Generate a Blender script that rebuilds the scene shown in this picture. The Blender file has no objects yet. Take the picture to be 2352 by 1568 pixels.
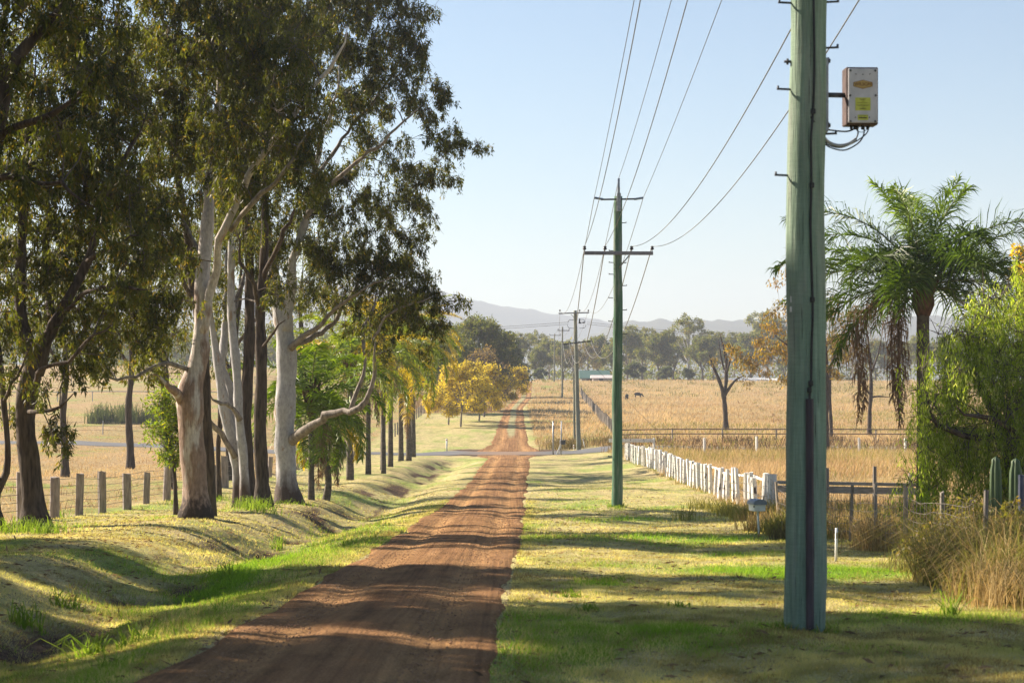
import bpy, math, random
import numpy as np
from mathutils import Vector, Matrix

# ------------------------------------------------------------------ camera, sky, sun, exposure
S = bpy.context.scene
COL = S.collection
RAD = math.radians
FOV_PX = 4573.6      # focal length in pixels of a 2352 wide picture
CX, HV = 1176.0, 882.0
EYE = 2.0
cam_d = bpy.data.cameras.new("camera")
cam = bpy.data.objects.new("camera", cam_d)
COL.objects.link(cam)
cam.location = (0, 0, EYE)
cam.rotation_euler = (RAD(90), 0, 0)
cam_d.sensor_width = 36
cam_d.lens = FOV_PX / 2352 * 36
cam_d.shift_y = (HV - 784) / 2352
cam_d.clip_start = 0.5
cam_d.clip_end = 12000
cam_d.dof.use_dof = True
cam_d.dof.focus_distance = 75
cam_d.dof.aperture_fstop = 4.5
S.camera = cam

SUN_EL, SUN_AZ = RAD(30), RAD(-60)      # azimuth clockwise from +Y
W = bpy.data.worlds.new("World")
S.world = W
W.use_nodes = True
wn = W.node_tree.nodes
wn.clear()
wo = wn.new("ShaderNodeOutputWorld")
bg = wn.new("ShaderNodeBackground")
sky = wn.new("ShaderNodeTexSky")
sky.sky_type = 'NISHITA'
sky.sun_disc = False
sky.sun_elevation = SUN_EL
sky.sun_rotation = SUN_AZ
sky.altitude = 100
sky.air_density = 1.0
sky.dust_density = 0.4
sky.ozone_density = 2.2
bg.inputs[1].default_value = 0.05
W.node_tree.links.new(sky.outputs[0], bg.inputs[0])
W.node_tree.links.new(bg.outputs[0], wo.inputs[0])
sl = bpy.data.lights.new("sun", 'SUN')
sun = bpy.data.objects.new("sun", sl)
COL.objects.link(sun)
sl.energy = 5.0
sl.angle = RAD(0.6)
sl.color = (1.0, 0.87, 0.70)
sdir = Vector((math.sin(SUN_AZ) * math.cos(SUN_EL), math.cos(SUN_AZ) * math.cos(SUN_EL), math.sin(SUN_EL)))
sun.rotation_euler = sdir.to_track_quat('Z', 'Y').to_euler()
S.view_settings.view_transform = 'Standard'
S.view_settings.look = 'None'
S.view_settings.gamma = 1
S.view_settings.exposure = 1.55
S.cycles.max_bounces = 6
S.cycles.diffuse_bounces = 3
S.cycles.transmission_bounces = 4
S.cycles.volume_bounces = 1
S.cycles.transparent_max_bounces = 4

random.seed(7)
rng = np.random.default_rng(11)
A = np.array

# ------------------------------------------------------------------ helpers
def sm(a, b, x):
    t = np.clip((np.asarray(x, float) - a) / (b - a), 0, 1)
    return t * t * (3 - 2 * t)

def vnoise(x, y, seed=0):
    x = np.asarray(x, float); y = np.asarray(y, float)
    xi = np.floor(x); yi = np.floor(y)
    fx = x - xi; fy = y - yi
    fx = fx * fx * (3 - 2 * fx); fy = fy * fy * (3 - 2 * fy)
    def h(a, b):
        s = np.sin(a * 127.1 + b * 311.7 + seed * 74.7) * 43758.5453
        return s - np.floor(s)
    return (h(xi, yi) * (1 - fx) + h(xi + 1, yi) * fx) * (1 - fy) + (h(xi, yi + 1) * (1 - fx) + h(xi + 1, yi + 1) * fx) * fy

def fbm(x, y, seed=0, o=3):
    s = 0; a = 0.5; n = 0
    for i in range(o):
        s = s + a * vnoise(x * 2 ** i, y * 2 ** i, seed + i * 3.3); n += a; a *= .5
    return s / n

class MB:
    """collects mesh chunks (numpy), builds ONE mesh object"""
    def __init__(self):
        self.c = []; self.n = 0
    def add(self, V, F, mat=0, smooth=True, col=None):
        V = np.asarray(V, float).reshape(-1, 3); F = np.asarray(F, int)
        if len(V) == 0 or len(F) == 0: return self
        if col is not None:
            col = np.asarray(col, float)
            if col.ndim == 1: col = np.tile(col, (len(V), 1))
        self.c.append((V, F + self.n, mat, smooth, col)); self.n += len(V)
        return self
    def tube(self, pts, rad, n=8, mat=0, cap=True, smooth=True, rough=0.0, col=None):
        pts = np.asarray(pts, float); m = len(pts)
        rad = np.full(m, rad, float) if np.isscalar(rad) else np.asarray(rad, float)
        t = np.gradient(pts, axis=0); t /= np.linalg.norm(t, axis=1)[:, None] + 1e-9
        u = np.cross(t[0], (0, 1, 0.01)); 
        if np.linalg.norm(u) < .1: u = np.cross(t[0], (1, 0, 0))
        fr = []
        for i in range(m):
            u = u - t[i] * np.dot(u, t[i]); u = u / (np.linalg.norm(u) + 1e-9); fr.append(u)
        U = A(fr); Wv = np.cross(t, U)
        a = np.linspace(0, 2 * math.pi, n, endpoint=False)
        rr = rad[:, None] * (1 + (rng.normal(0, rough, (m, n)) if rough else 0))
        V = pts[:, None] + rr[..., None] * (np.cos(a)[None, :, None] * U[:, None] + np.sin(a)[None, :, None] * Wv[:, None])
        i = np.arange(m - 1)[:, None] * n; j = np.arange(n)[None]; k = (j + 1) % n
        F = np.stack([i + j, i + k, i + n + k, i + n + j], -1).reshape(-1, 4)
        self.add(V, F, mat, smooth, col)
        if cap:
            b = self.n - m * n
            for o, rv in ((0, True), ((m - 1) * n, False)):
                f = np.arange(n) + o + b
                self.c.append((np.zeros((0, 3)), (f[::-1] if rv else f)[None], mat, False, None))
        return self
    def box(self, c, s, rz=0.0, mat=0, bev=0.0, tilt=None):
        x, y, z = A(s) / 2.0
        if bev:
            b = min(bev, x * .9, y * .9, z * .9)
            V = []
            for zz, q in ((-z, b), (-z + b, 0), (z - b, 0), (z, b)):
                for sx, sy in ((-1, -1), (1, -1), (1, 1), (-1, 1)):
                    for kx, ky in (((b + q * 0, 0), (0, b)) if sx * sy < 0 else ((0, b), (b, 0))):
                        V.append((sx * (x - kx - q * .6), sy * (y - ky - q * .6), zz))
            V = A(V); F = []
            for l in range(3):
                for k in range(8):
                    F.append((l * 8 + k, l * 8 + (k + 1) % 8, l * 8 + 8 + (k + 1) % 8, l * 8 + 8 + k))
            V = self._rot(V, rz, tilt) + A(c); base = self.n
            self.add(V, F, mat, False)
            self.c.append((np.zeros((0, 3)), (np.arange(8)[::-1] + base)[None], mat, False, None))
            self.c.append((np.zeros((0, 3)), (np.arange(8) + 24 + base)[None], mat, False, None))
        else:
            V = A([(-x, -y, -z), (x, -y, -z), (x, y, -z), (-x, y, -z), (-x, -y, z), (x, -y, z), (x, y, z), (-x, y, z)])
            F = [(3, 2, 1, 0), (4, 5, 6, 7), (0, 1, 5, 4), (1, 2, 6, 5), (2, 3, 7, 6), (3, 0, 4, 7)]
            self.add(self._rot(V, rz, tilt) + A(c), F, mat, False)
        return self
    def _rot(self, V, rz, tilt):
        if tilt:
            m = A(Matrix.Rotation(tilt[1], 3, tilt[0])); V = V @ m.T
        c, s = math.cos(rz), math.sin(rz)
        return V @ A([(c, s, 0), (-s, c, 0), (0, 0, 1)])
    def prism(self, poly, y0, y1, mat=0):
        """polygon in xz extruded along y"""
        p = A(poly, float); n = len(p)
        V = np.concatenate([np.c_[p[:, 0], np.full(n, y0), p[:, 1]], np.c_[p[:, 0], np.full(n, y1), p[:, 1]]])
        b = self.n
        self.add(V, [(k, (k + 1) % n, n + (k + 1) % n, n + k) for k in range(n)], mat, False)
        self.c.append((np.zeros((0, 3)), (np.arange(n)[::-1] + b)[None], mat, False, None))
        self.c.append((np.zeros((0, 3)), (np.arange(n) + n + b)[None], mat, False, None))
        return self
    def mesh(self, name, mats, off=(0, 0, 0)):
        me = bpy.data.meshes.new(name)
        V = np.concatenate([c[0] for c in self.c]) - A(off, float)
        li = np.concatenate([c[1].ravel() for c in self.c])
        tot = np.concatenate([np.full(len(c[1]), c[1].shape[1]) for c in self.c])
        st = np.concatenate([[0], np.cumsum(tot)[:-1]])
        me.vertices.add(len(V)); me.vertices.foreach_set("co", V.astype(np.float32).ravel())
        me.loops.add(len(li)); me.loops.foreach_set("vertex_index", li.astype(np.int32))
        me.polygons.add(len(tot)); me.polygons.foreach_set("loop_start", st.astype(np.int32))
        try: me.polygons.foreach_set("loop_total", tot.astype(np.int32))
        except Exception: pass
        me.polygons.foreach_set("material_index", np.concatenate([np.full(len(c[1]), c[2]) for c in self.c]).astype(np.int32))
        me.polygons.foreach_set("use_smooth", np.concatenate([np.full(len(c[1]), c[3]) for c in self.c]))
        if any(c[4] is not None for c in self.c):
            cc = np.concatenate([c[4] if c[4] is not None else np.full((len(c[0]), 3), .2) for c in self.c])
            at = me.attributes.new("col", 'FLOAT_COLOR', 'POINT')
            at.data.foreach_set("color", np.c_[cc, np.ones(len(cc))].astype(np.float32).ravel())
        me.update(calc_edges=True)
        for m in (mats if isinstance(mats, (list, tuple)) else [mats]): me.materials.append(m)
        return me
    def build(self, name, mats, parent=None, loc=None):
        off = A(parent.location) if parent is not None and loc is None else (A(loc) if loc is not None else A((0, 0, 0)))
        if parent is not None and loc is None:
            p = parent.parent
            while p is not None: off = off + A(p.location); p = p.parent
        o = bpy.data.objects.new(name, self.mesh(name, mats, off))
        COL.objects.link(o)
        if parent is not None: o.parent = parent
        elif loc is not None: o.location = loc
        return o

def tag(o, label=None, cat=None, group=None, kind=None):
    for k, v in (("label", label), ("category", cat), ("group", group), ("kind", kind)):
        if v: o[k] = v
    return o

def thing(name, label, cat, loc, group=None):
    o = bpy.data.objects.new(name, None)
    COL.objects.link(o); o.location = loc; o.empty_display_size = .3
    return tag(o, label, cat, group)

def copy_tree(o, parent=None):
    c = o.copy(); COL.objects.link(c)
    if parent is not None: c.parent = parent
    for ch in [q for q in o.children]: copy_tree(ch, c)
    return c

# ------------------------------------------------------------------ materials
def new_mat(name):
    m = bpy.data.materials.new(name); m.use_nodes = True
    nt = m.node_tree; nt.nodes.clear()
    return m, nt, (lambda t, **k: mk(nt, t, **k))

def mk(nt, t, **k):
    n = nt.nodes.new("ShaderNode" + t)
    for a, v in k.items():
        if a.startswith("i_"):
            n.inputs[int(a[2:]) if a[2:].isdigit() else a[2:].replace("_", " ")].default_value = v
        else: setattr(n, a, v)
    return n

def ramp(nt, fac, stops):
    r = nt.nodes.new("ShaderNodeValToRGB")
    e = r.color_ramp.elements
    while len(e) < len(stops): e.new(.5)
    for q, (p, c) in zip(e, stops): q.position = p; q.color = (c[0], c[1], c[2], 1)
    nt.links.new(fac, r.inputs[0])
    return r.outputs[0]

def mixc(nt, fac, a, b, mode='MIX'):
    m = nt.nodes.new("ShaderNodeMix"); m.data_type = 'RGBA'; m.blend_type = mode
    for s, v in ((m.inputs[0], fac), (m.inputs[6], a), (m.inputs[7], b)):
        if isinstance(v, bpy.types.NodeSocket): nt.links.new(v, s)
        elif isinstance(v, (int, float)): s.default_value = v
        else: s.default_value = (v[0], v[1], v[2], 1)
    return m.outputs[2]

def noise(nt, scale=(1, 1, 1), s=1.0, detail=3.0, coord='Object', rough=.55):
    tc = nt.nodes.new("ShaderNodeTexCoord"); mp = nt.nodes.new("ShaderNodeMapping"); no = nt.nodes.new("ShaderNodeTexNoise")
    mp.inputs['Scale'].default_value = scale
    no.inputs['Scale'].default_value = s; no.inputs['Detail'].default_value = detail; no.inputs['Roughness'].default_value = rough
    nt.links.new(tc.outputs[coord], mp.inputs[0]); nt.links.new(mp.outputs[0], no.inputs['Vector'])
    return no.outputs[0]

def math_n(nt, op, a, b=0.0, clamp=False):
    m = nt.nodes.new("ShaderNodeMath"); m.operation = op; m.use_clamp = clamp
    for i, v in enumerate((a, b)):
        if isinstance(v, bpy.types.NodeSocket): nt.links.new(v, m.inputs[i])
        else: m.inputs[i].default_value = v
    return m.outputs[0]

def finish(m, nt, color, rough=.8, bump=None, bstr=.4, bdist=.02, metal=0.0, spec=.3):
    p = mk(nt, "BsdfPrincipled"); o = mk(nt, "OutputMaterial")
    if isinstance(color, bpy.types.NodeSocket): nt.links.new(color, p.inputs['Base Color'])
    else: p.inputs['Base Color'].default_value = (*color, 1)
    p.inputs['Roughness'].default_value = rough; p.inputs['Metallic'].default_value = metal
    p.inputs['Specular IOR Level'].default_value = spec
    if bump is not None:
        b = mk(nt, "Bump"); b.inputs['Strength'].default_value = bstr; b.inputs['Distance'].default_value = bdist
        nt.links.new(bump, b.inputs['Height']); nt.links.new(b.outputs[0], p.inputs['Normal'])
    nt.links.new(p.outputs[0], o.inputs[0])
    return m

def noisy(name, c1, c2, scale=(1, 1, 1), s=8.0, rough=.8, bstr=.3, bdist=.01, metal=0.0, detail=4, spec=.3, c3=None):
    m, nt, N = new_mat(name)
    f = noise(nt, scale, s, detail)
    stops = [(.32, c1), (.68, c2)] if c3 is None else [(.3, c1), (.52, c2), (.7, c3)]
    return finish(m, nt, ramp(nt, f, stops), rough, f, bstr, bdist, metal, spec)

def veg(name, trans=.4, boost=(1.3, 1.35, .8), rough=.6, spec=.25):
    m, nt, N = new_mat(name)
    at = mk(nt, "Attribute"); at.attribute_name = "col"
    p = mk(nt, "BsdfPrincipled"); p.inputs['Roughness'].default_value = rough; p.inputs['Specular IOR Level'].default_value = spec
    nt.links.new(at.outputs['Color'], p.inputs['Base Color'])
    t = mk(nt, "BsdfTranslucent")
    nt.links.new(mixc(nt, 1.0, at.outputs['Color'], boost, 'MULTIPLY'), t.inputs[0])
    mx = mk(nt, "MixShader"); mx.inputs[0].default_value = trans
    o = mk(nt, "OutputMaterial")
    nt.links.new(p.outputs[0], mx.inputs[1]); nt.links.new(t.outputs[0], mx.inputs[2]); nt.links.new(mx.outputs[0], o.inputs[0])
    return m

M = {}
M['leaf'] = veg("gum_leaf", .52, (1.55, 1.6, .45), .5, .3)
M['bright'] = veg("pepper_leaf", .66, (1.6, 1.65, .5), .5, .25)
M['bloom'] = veg("golden_leaf", .55, (1.4, 1.3, .6), .6, .2)
M['grass'] = veg("grass_blade", .5, (1.35, 1.35, .68), .7, .15)
M['dry'] = veg("dry_blade", .35, (1.25, 1.1, .8), .8, .1)
M['palm'] = veg("palm_leaf", .4, (1.5, 1.5, .5), .45, .4)
def bark_pale():
    m, nt, N = new_mat("pale_gum_bark")
    f = noise(nt, (1, 1, .32), 3.2, 4); g = noise(nt, (1, 1, .5), 11, 4)
    base = ramp(nt, g, [(.3, (.29, .28, .28)), (.7, (.45, .435, .43))])
    c = mixc(nt, ramp(nt, f, [(.63, (0, 0, 0)), (.68, (1, 1, 1))]), base, (.27, .20, .15))
    tc = mk(nt, "TexCoord"); sx = mk(nt, "SeparateXYZ"); nt.links.new(tc.outputs['Object'], sx.inputs[0])
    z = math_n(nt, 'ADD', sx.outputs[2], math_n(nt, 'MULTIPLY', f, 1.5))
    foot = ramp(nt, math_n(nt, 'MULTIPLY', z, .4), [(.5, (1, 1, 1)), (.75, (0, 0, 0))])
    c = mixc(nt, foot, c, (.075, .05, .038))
    st = noise(nt, (1, 1, .3), 34, 5, rough=.8); bl = noise(nt, (1, 1, .6), 17, 2)
    c = mixc(nt, .5, c, ramp(nt, st, [(.35, (.7, .69, .68)), (.6, (1.1, 1.1, 1.1))]), 'MULTIPLY')
    c = mixc(nt, ramp(nt, bl, [(.68, (0, 0, 0)), (.72, (.8, .8, .8))]), c, (.12, .09, .075))
    return finish(m, nt, c, .8, math_n(nt, 'ADD', f, math_n(nt, 'MULTIPLY', st, .5)), .8, .03)
M['pale'] = bark_pale()
def bark_brownpale():
    m, nt, N = new_mat("mottled_gum_bark")
    f = noise(nt, (1, 1, .25), 2.6, 5); g = noise(nt, (1, 1, .5), 12, 4)
    tc = mk(nt, "TexCoord"); sx = mk(nt, "SeparateXYZ"); nt.links.new(tc.outputs['Object'], sx.inputs[0])
    hz = math_n(nt, 'MULTIPLY', math_n(nt, 'SUBTRACT', 5.0, sx.outputs[2]), .045)
    k = ramp(nt, math_n(nt, 'ADD', f, hz), [(.52, (0, 0, 0)), (.6, (1, 1, 1))])
    c = mixc(nt, k, ramp(nt, g, [(.3, (.38, .34, .31)), (.7, (.60, .55, .50))]), ramp(nt, g, [(.3, (.20, .135, .10)), (.7, (.33, .235, .18))]))
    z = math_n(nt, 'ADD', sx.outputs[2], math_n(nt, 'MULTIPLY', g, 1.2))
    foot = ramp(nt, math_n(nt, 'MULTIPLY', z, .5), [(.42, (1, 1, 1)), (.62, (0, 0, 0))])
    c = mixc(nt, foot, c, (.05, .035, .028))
    st = noise(nt, (1, 1, .06), 30, 4, rough=.7)
    c = mixc(nt, .55, c, ramp(nt, st, [(.35, (.55, .52, .5)), (.6, (1.15, 1.12, 1.1))]), 'MULTIPLY')
    return finish(m, nt, c, .85, math_n(nt, 'ADD', f, math_n(nt, 'MULTIPLY', st, .6)), .9, .04)
M['mottled'] = bark_brownpale()
M['dark'] = noisy("rough_dark_bark", (.028, .020, .016), (.105, .078, .058), (1, 1, .16), 14, .95, 1.0, .04, detail=5)
M['grey'] = noisy("grey_branch_bark", (.11, .09, .075), (.30, .26, .22), (1, 1, .3), 10, .9, .4, .02)
M['twig'] = noisy("twig_bark", (.05, .04, .032), (.15, .12, .095), (1, 1, 1), 3, .9, .2, .01)
M['palmtrunk'] = noisy("palm_trunk", (.05, .042, .036), (.15, .125, .10), (1.5, 1.5, 3), 3.2, .9, .8, .03)
M['timber'] = noisy("weathered_timber", (.15, .13, .11), (.32, .28, .24), (1, 1, .12), 22, .9, .6, .01)
M['steel'] = noisy("galvanised_steel", (.22, .23, .25), (.38, .39, .41), (1, 1, 1), 12, .55, .1, .004, .6)
M['darksteel'] = noisy("dark_steel", (.035, .037, .043), (.09, .09, .10), (1, 1, 1), 15, .5, .1, .004, .3)
M['black'] = noisy("black_rubber", (.012, .012, .013), (.03, .03, .032), (1, 1, 1), 8, .5, .05, .002)
M['wire'] = noisy("aluminium_wire", (.13, .13, .13), (.22, .21, .20), (1, 1, 1), 1, .5, 0, .001, .5)
M['barbwire'] = noisy("fence_wire", (.11, .09, .08), (.2, .18, .16), (1, 1, 1), 2, .6, 0, .001, .3)
# ------------------------------------------------------------------ terrain
_by = A([-300, -20, 0, 14.5, 18.9, 30, 50, 67.6, 100, 130, 152, 162, 172, 200, 260, 324, 372, 398, 420, 470, 560, 800, 4000], float)
_bb = A([1.95, 1.95, 1.95, 2.17, 2.34, 2.78, 3.55, 4.2, 4.8, 5.25, 5.62, 5.72, 5.5, 4.55, 3.45, 2.3, .75, -.5, -.75, -.4, .3, .3, .3], float)
_g = np.arange(-300, 4001, 1.0)
_gb = np.interp(_g, _by, _bb)
_k = np.hanning(15); _k /= _k.sum()
_gb = np.convolve(np.pad(_gb, 7, mode='edge'), _k, 'valid')
def Bp(y): return np.interp(y, _g, _gb)
DITCHSPOTS = []
_ry = A([-60, 14.5, 22.5, 49, 100, 150, 159, 166, 176, 200, 270, 324, 400, 480], float)
_rl = A([-2.9, -2.72, -2.66, -2.55, -2.1, -1.85, -2.9, -3.2, -1.95, -1.6, -.94, .5, 1.0, 1.0], float)
_rr = A([-.7, -.2, .0, .3, .85, 1.35, 2.0, 2.6, 1.5, 1.45, 1.55, 3.2, 4.1, 4.1], float)
def redge(y): return np.interp(y, _ry, _rl), np.interp(y, _ry, _rr)

def Hn(x, y):
    """natural ground height, road bed not yet cut"""
    x = np.asarray(x, float); y = np.asarray(y, float)
    z = EYE - Bp(y)
    l, r = redge(y)
    xr = x - (l + r) / 2
    act = 1 - sm(138, 152, y)
    t = xr + 3.9 + .35 * (fbm(y * .13, y * 0, 5) - .5) * 2
    dep = .40 + .2 * (vnoise(y * .21, y * 0 + 3, 8) - .5)
    w = np.where(t > 0, 1.25, 1.0 + .5 * vnoise(y * .17, y * 0, 9))
    z = z - act * dep * np.exp(-(t / w) ** 2)
    bank = sm(-4.0, -6.0, xr)
    z = z + act * bank * (.12 + .07 * np.exp(-((xr + 6.4) / 1.3) ** 2) * (.5 + vnoise(y * .12, y * 0 + 1, 4)))
    near = act * np.exp(-((t + .5) / 1.5) ** 2)
    z = z + near * (.13 * (fbm(x * .8, y * .35, 21) - .5) + .10 * (vnoise(x * 2.6, y * 1.9, 22) - .5))
    for a_, b_, s_ in DITCHSPOTS: z = z - .16 * np.exp(-((x - a_) / s_) ** 2 - ((y - b_) / (s_ * 2.2)) ** 2)
    off = sm(.0, 1.2, np.abs(xr) - (r - l) / 2)
    z = z + off * (.10 * (vnoise(x * .6, y * .4, 1) - .5) + .20 * (vnoise(x * .25, y * .15, 2) - .5) + .05 * (vnoise(x * 1.9, y * 1.4, 3) - .5))
    z = z + .07 * (vnoise(x * .45, y * .32, 6) - .5) * sm(170, 140, y)
    # left land rises away
    lf = sm(-14, -40, x)
    z = z + lf * sm(70, 165, y) * .9 + lf * sm(165, 435, y) * 2.2
    z = z + sm(4, 9, x) * sm(60, 115, y) * (1 - sm(160, 230, y)) * .42
    z = z + sm(200, 420, y) * sm(15, 45, np.abs(x)) * 1.4 * (fbm(x * .02, y * .015, 31) - .5)
    return z
def inside(x, y):
    l, r = redge(y)
    wob = .08 * (vnoise(y * 1.1, y * 0, 40) - .5) + .22 * (vnoise(y * .35, y * 0, 41) - .5)
    wob2 = .08 * (vnoise(y * 1.0, y * 0 + 5, 42) - .5) + .22 * (vnoise(y * .3, y * 0 + 5, 43) - .5)
    d = np.minimum(x - l - wob, r + wob2 - x)
    return np.where((y > -40) & (y < 470), d, -9)
def H(x, y):
    x = np.asarray(x, float); y = np.asarray(y, float)
    c = np.exp(-((y - 162.5) / 6.5) ** 4) * sm(-170, -150, x) * sm(120, 100, x)
    return Hn(x, y) - .07 * sm(0, .3, inside(x, y)) - .05 * np.where(np.abs(y - 162.5) < 3.1, c, 0)
def P(u, v, d): return A(((u - CX) / FOV_PX * d, d, EYE - (v - HV) / FOV_PX * d))
def G(u, v, d0=11.0, d1=470.0):
    d = np.arange(d0, d1, .1)
    x = (u - CX) / FOV_PX * d
    zr = EYE - (v - HV) / FOV_PX * d
    h = H(x, d)
    i = np.argmax(zr <= h)
    if not (zr <= h).any(): i = len(d) - 1
    return float(x[i]), float(d[i]), float(h[i])
def on(x, y): return (x, y, float(H(x, y)))

_ds = [G(a, b)[:2] + (c,) for a, b, c in [(130, 1452, .42), (205, 1438, .3), (395, 1388, .4), (445, 1352, .35), (330, 1380, .3), (700, 1242, .5), (768, 1222, .45), (880, 1196, .6), (50, 1480, .35), (640, 1275, .4)]]
DITCHSPOTS += _ds
LUSH = [(1740, 1312, 1.0, .9), (1960, 1312, 1.0, .9), (1850, 1318, 1.0, 1.0), (1385, 1343, .35, .9), (1320, 1450, .5, .6), (1490, 1450, .6, .65), (1560, 1450, .5, .7), (1450, 1192, .8, .8),
        (1520, 1235, 1.2, .7), (1640, 1240, 1.0, .8), (1720, 1275, .8, .6), (1530, 1165, 1.0, .5), (1800, 1440, .35, .9), (2150, 1420, .8, .5), (1420, 1300, .7, .4), (1240, 1420, .4, .5), (1600, 1190, .8, .5)]
LUSHW = [G(a, b)[:2] + (c, d) for a, b, c, d in LUSH]
def lush(x, y):
    l, r = redge(y)
    x = np.asarray(x, float); y = np.asarray(y, float)
    m = np.zeros(np.broadcast(x, y).shape)
    n = fbm(x * 1.1, y * .6, 60, 3)
    for a, b, s, k in LUSHW:
        m = np.maximum(m, k * np.exp(-((x - a) / (s * 1.25)) ** 2 - ((y - b) / (s * 1.3)) ** 2) * (.55 + .9 * n))
    d = l - x
    strip = sm(.05, .5, d) * (1 - sm(2.0, 3.2, d)) * (1 - sm(60, 95, y))
    m = np.maximum(m, strip * np.clip(2.6 * (fbm(x * .45, y * .15, 61, 3) - .42), 0, 1) * (.55 + .6 * np.exp(-((y - 27) / 7) ** 2)))
    m = np.maximum(m, .38 * sm(.56, .70, fbm(x * .45, y * .22, 62, 3)) * (x < 9))
    m = np.maximum(m, .8 * np.exp(-((x + 25) / 9) ** 2 - ((y - 84) / 8) ** 2) * sm(.35, .6, n))
    return np.clip(m, 0, 1)
def dryf(x, y):
    f = sm(6.9, 8.2, x + .5 * (vnoise(y * .4, y * 0, 70) - .5)) * sm(20, 45, y)
    f = np.maximum(f, sm(-12.0, -13.2, x))
    far = sm(167, 172, y) * np.where(x < 0, sm(235, 255, y + 25 * (vnoise(x * .2, y * .05, 72) - .5)), sm(1.7, 2.4, x))
    return np.clip(np.maximum(f, far), 0, 1)
def dirtf(x, y):
    l, r = redge(y)
    xr = x - (l + r) / 2
    act = 1 - sm(138, 152, y)
    m = act * np.exp(-((xr + 4.55) / .65) ** 2) * sm(.52, .66, fbm(x * .9, y * .22, 80, 3)) * .9
    m = np.maximum(m, .8 * act * np.exp(-((xr + 4.9) / .8) ** 2) * sm(.58, .70, fbm(x * .6, y * .3, 81, 3)))
    for a_, b_, s_ in DITCHSPOTS: m = np.maximum(m, 1.0 * np.exp(-((x - a_ + .12) / (s_ * 1.0)) ** 2 - ((y - b_) / (s_ * 2.4)) ** 2) * (.6 + .8 * vnoise(x * 4, y * 2, 88)))
    e = inside(x, y)
    m = m * (e < -.1)
    m = np.maximum(m, .9 * sm(9, 4.6, np.abs(y - 162.5)) * sm(6.5, 3.0, np.abs(x + .4)) * sm(.3, .5, fbm(x * .5, y * .4, 85, 2)))
    return np.clip(m, 0, 1)

def grid_axis(parts):
    out = [parts[0][0]]
    for a, b, s in parts:
        n = max(1, int(round((b - a) / s))); out += list(np.linspace(a, b, n + 1)[1:])
    return A(out)
def geo(a, b, n): return list(np.geomspace(a, b, n))
xs = np.r_[[-3300, -2300, -1600, -1100, -750, -520, -380, -290], np.linspace(-230, -60, 40), np.linspace(-56, -17, 30), grid_axis([(-16, 9, .16)]), np.linspace(9.5, 30, 34), np.linspace(32, 130, 50), [160, 200, 260, 350, 480, 700, 1000, 1500, 2300, 3300]]
ys = np.r_[[-200, -120, -70, -40, -20, -8, 0], grid_axis([(4, 8, 1), (8, 60, .25), (60, 120, .5), (120, 176, .8), (176, 450, 2.5)]), [455, 462, 470, 480, 500, 530, 570, 640, 740, 860, 1000, 1200, 1500, 1900, 2400, 3000, 3500]]
X, Y = np.meshgrid(xs, ys)
def sheet(X, Y, Z, mats, name, masks=None):
    ny, nx = X.shape
    mb = MB()
    i = np.arange(ny - 1)[:, None] * nx; j = np.arange(nx - 1)[None]
    F = np.stack([i + j, i + j + 1, i + nx + j + 1, i + nx + j], -1).reshape(-1, 4)
    mb.add(np.stack([X, Y, Z], -1), F, 0, True, None if masks is None else masks.reshape(-1, 3))
    return mb.build(name, mats)

def ground_mat():
    m, nt, N = new_mat("ground")
    at = mk(nt, "Attribute"); at.attribute_name = "col"
    sp = mk(nt, "SeparateColor"); nt.links.new(at.outputs['Color'], sp.inputs[0])
    n1 = noise(nt, (1, .5, 1), .9, 5); n2 = noise(nt, (1, .7, 1), 7, 5, rough=.65); n3 = noise(nt, (1, .8, 1), 38, 4, rough=.7); n4 = noise(nt, (1, .4, 1), .12, 4)
    lawn = ramp(nt, n1, [(.34, (.46, .37, .19)), (.5, (.41, .36, .16)), (.66, (.28, .29, .10))])
    lawn = mixc(nt, ramp(nt, n2, [(.42, (0, 0, 0)), (.75, (.6, .6, .6))]), lawn, (.48, .38, .19))
    field = ramp(nt, n2, [(.3, (.26, .175, .085)), (.5, (.36, .25, .125)), (.7, (.44, .32, .175))])
    field = mixc(nt, ramp(nt, n4, [(.4, (0, 0, 0)), (.62, (.7, .7, .7))]), field, (.30, .24, .10))
    c = mixc(nt, math_n(nt, 'ADD', sp.outputs[2], math_n(nt, 'MULTIPLY', math_n(nt, 'SUBTRACT', n2, .5), 0.3), True), lawn, field)
    lg = ramp(nt, n2, [(.3, (.12, .23, .02)), (.7, (.20, .34, .035))])
    lf = math_n(nt, 'MULTIPLY', math_n(nt, 'SUBTRACT', math_n(nt, 'ADD', sp.outputs[0], math_n(nt, 'MULTIPLY', n2, .5)), .32), 1.5, True)
    c = mixc(nt, lf, c, lg)
    dt = ramp(nt, n2, [(.3, (.065, .042, .028)), (.55, (.13, .082, .052)), (.75, (.22, .14, .085))])
    df = math_n(nt, 'MULTIPLY', math_n(nt, 'SUBTRACT', math_n(nt, 'ADD', sp.outputs[1], math_n(nt, 'MULTIPLY', n2, .6)), .42), 2.2, True)
    c = mixc(nt, df, c, dt)
    n7 = noise(nt, (1, .45, 1), 4.2, 5, rough=.75)
    c = mixc(nt, .8, c, ramp(nt, n3, [(.3, (.38, .38, .38)), (.7, (1.6, 1.6, 1.6))]), 'MULTIPLY')
    c = mixc(nt, .75, c, ramp(nt, n7, [(.34, (.5, .46, .40)), (.5, (1, 1, 1)), (.68, (1.35, 1.35, 1.25))]), 'MULTIPLY')
    b = math_n(nt, 'ADD', math_n(nt, 'MULTIPLY', n2, .6), math_n(nt, 'MULTIPLY', n3, .5))
    return finish(m, nt, c, .95, b, .8, .06, spec=.1)
M['ground'] = ground_mat()
masks = np.stack([lush(X, Y), dirtf(X, Y), dryf(X, Y)], -1)
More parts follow.
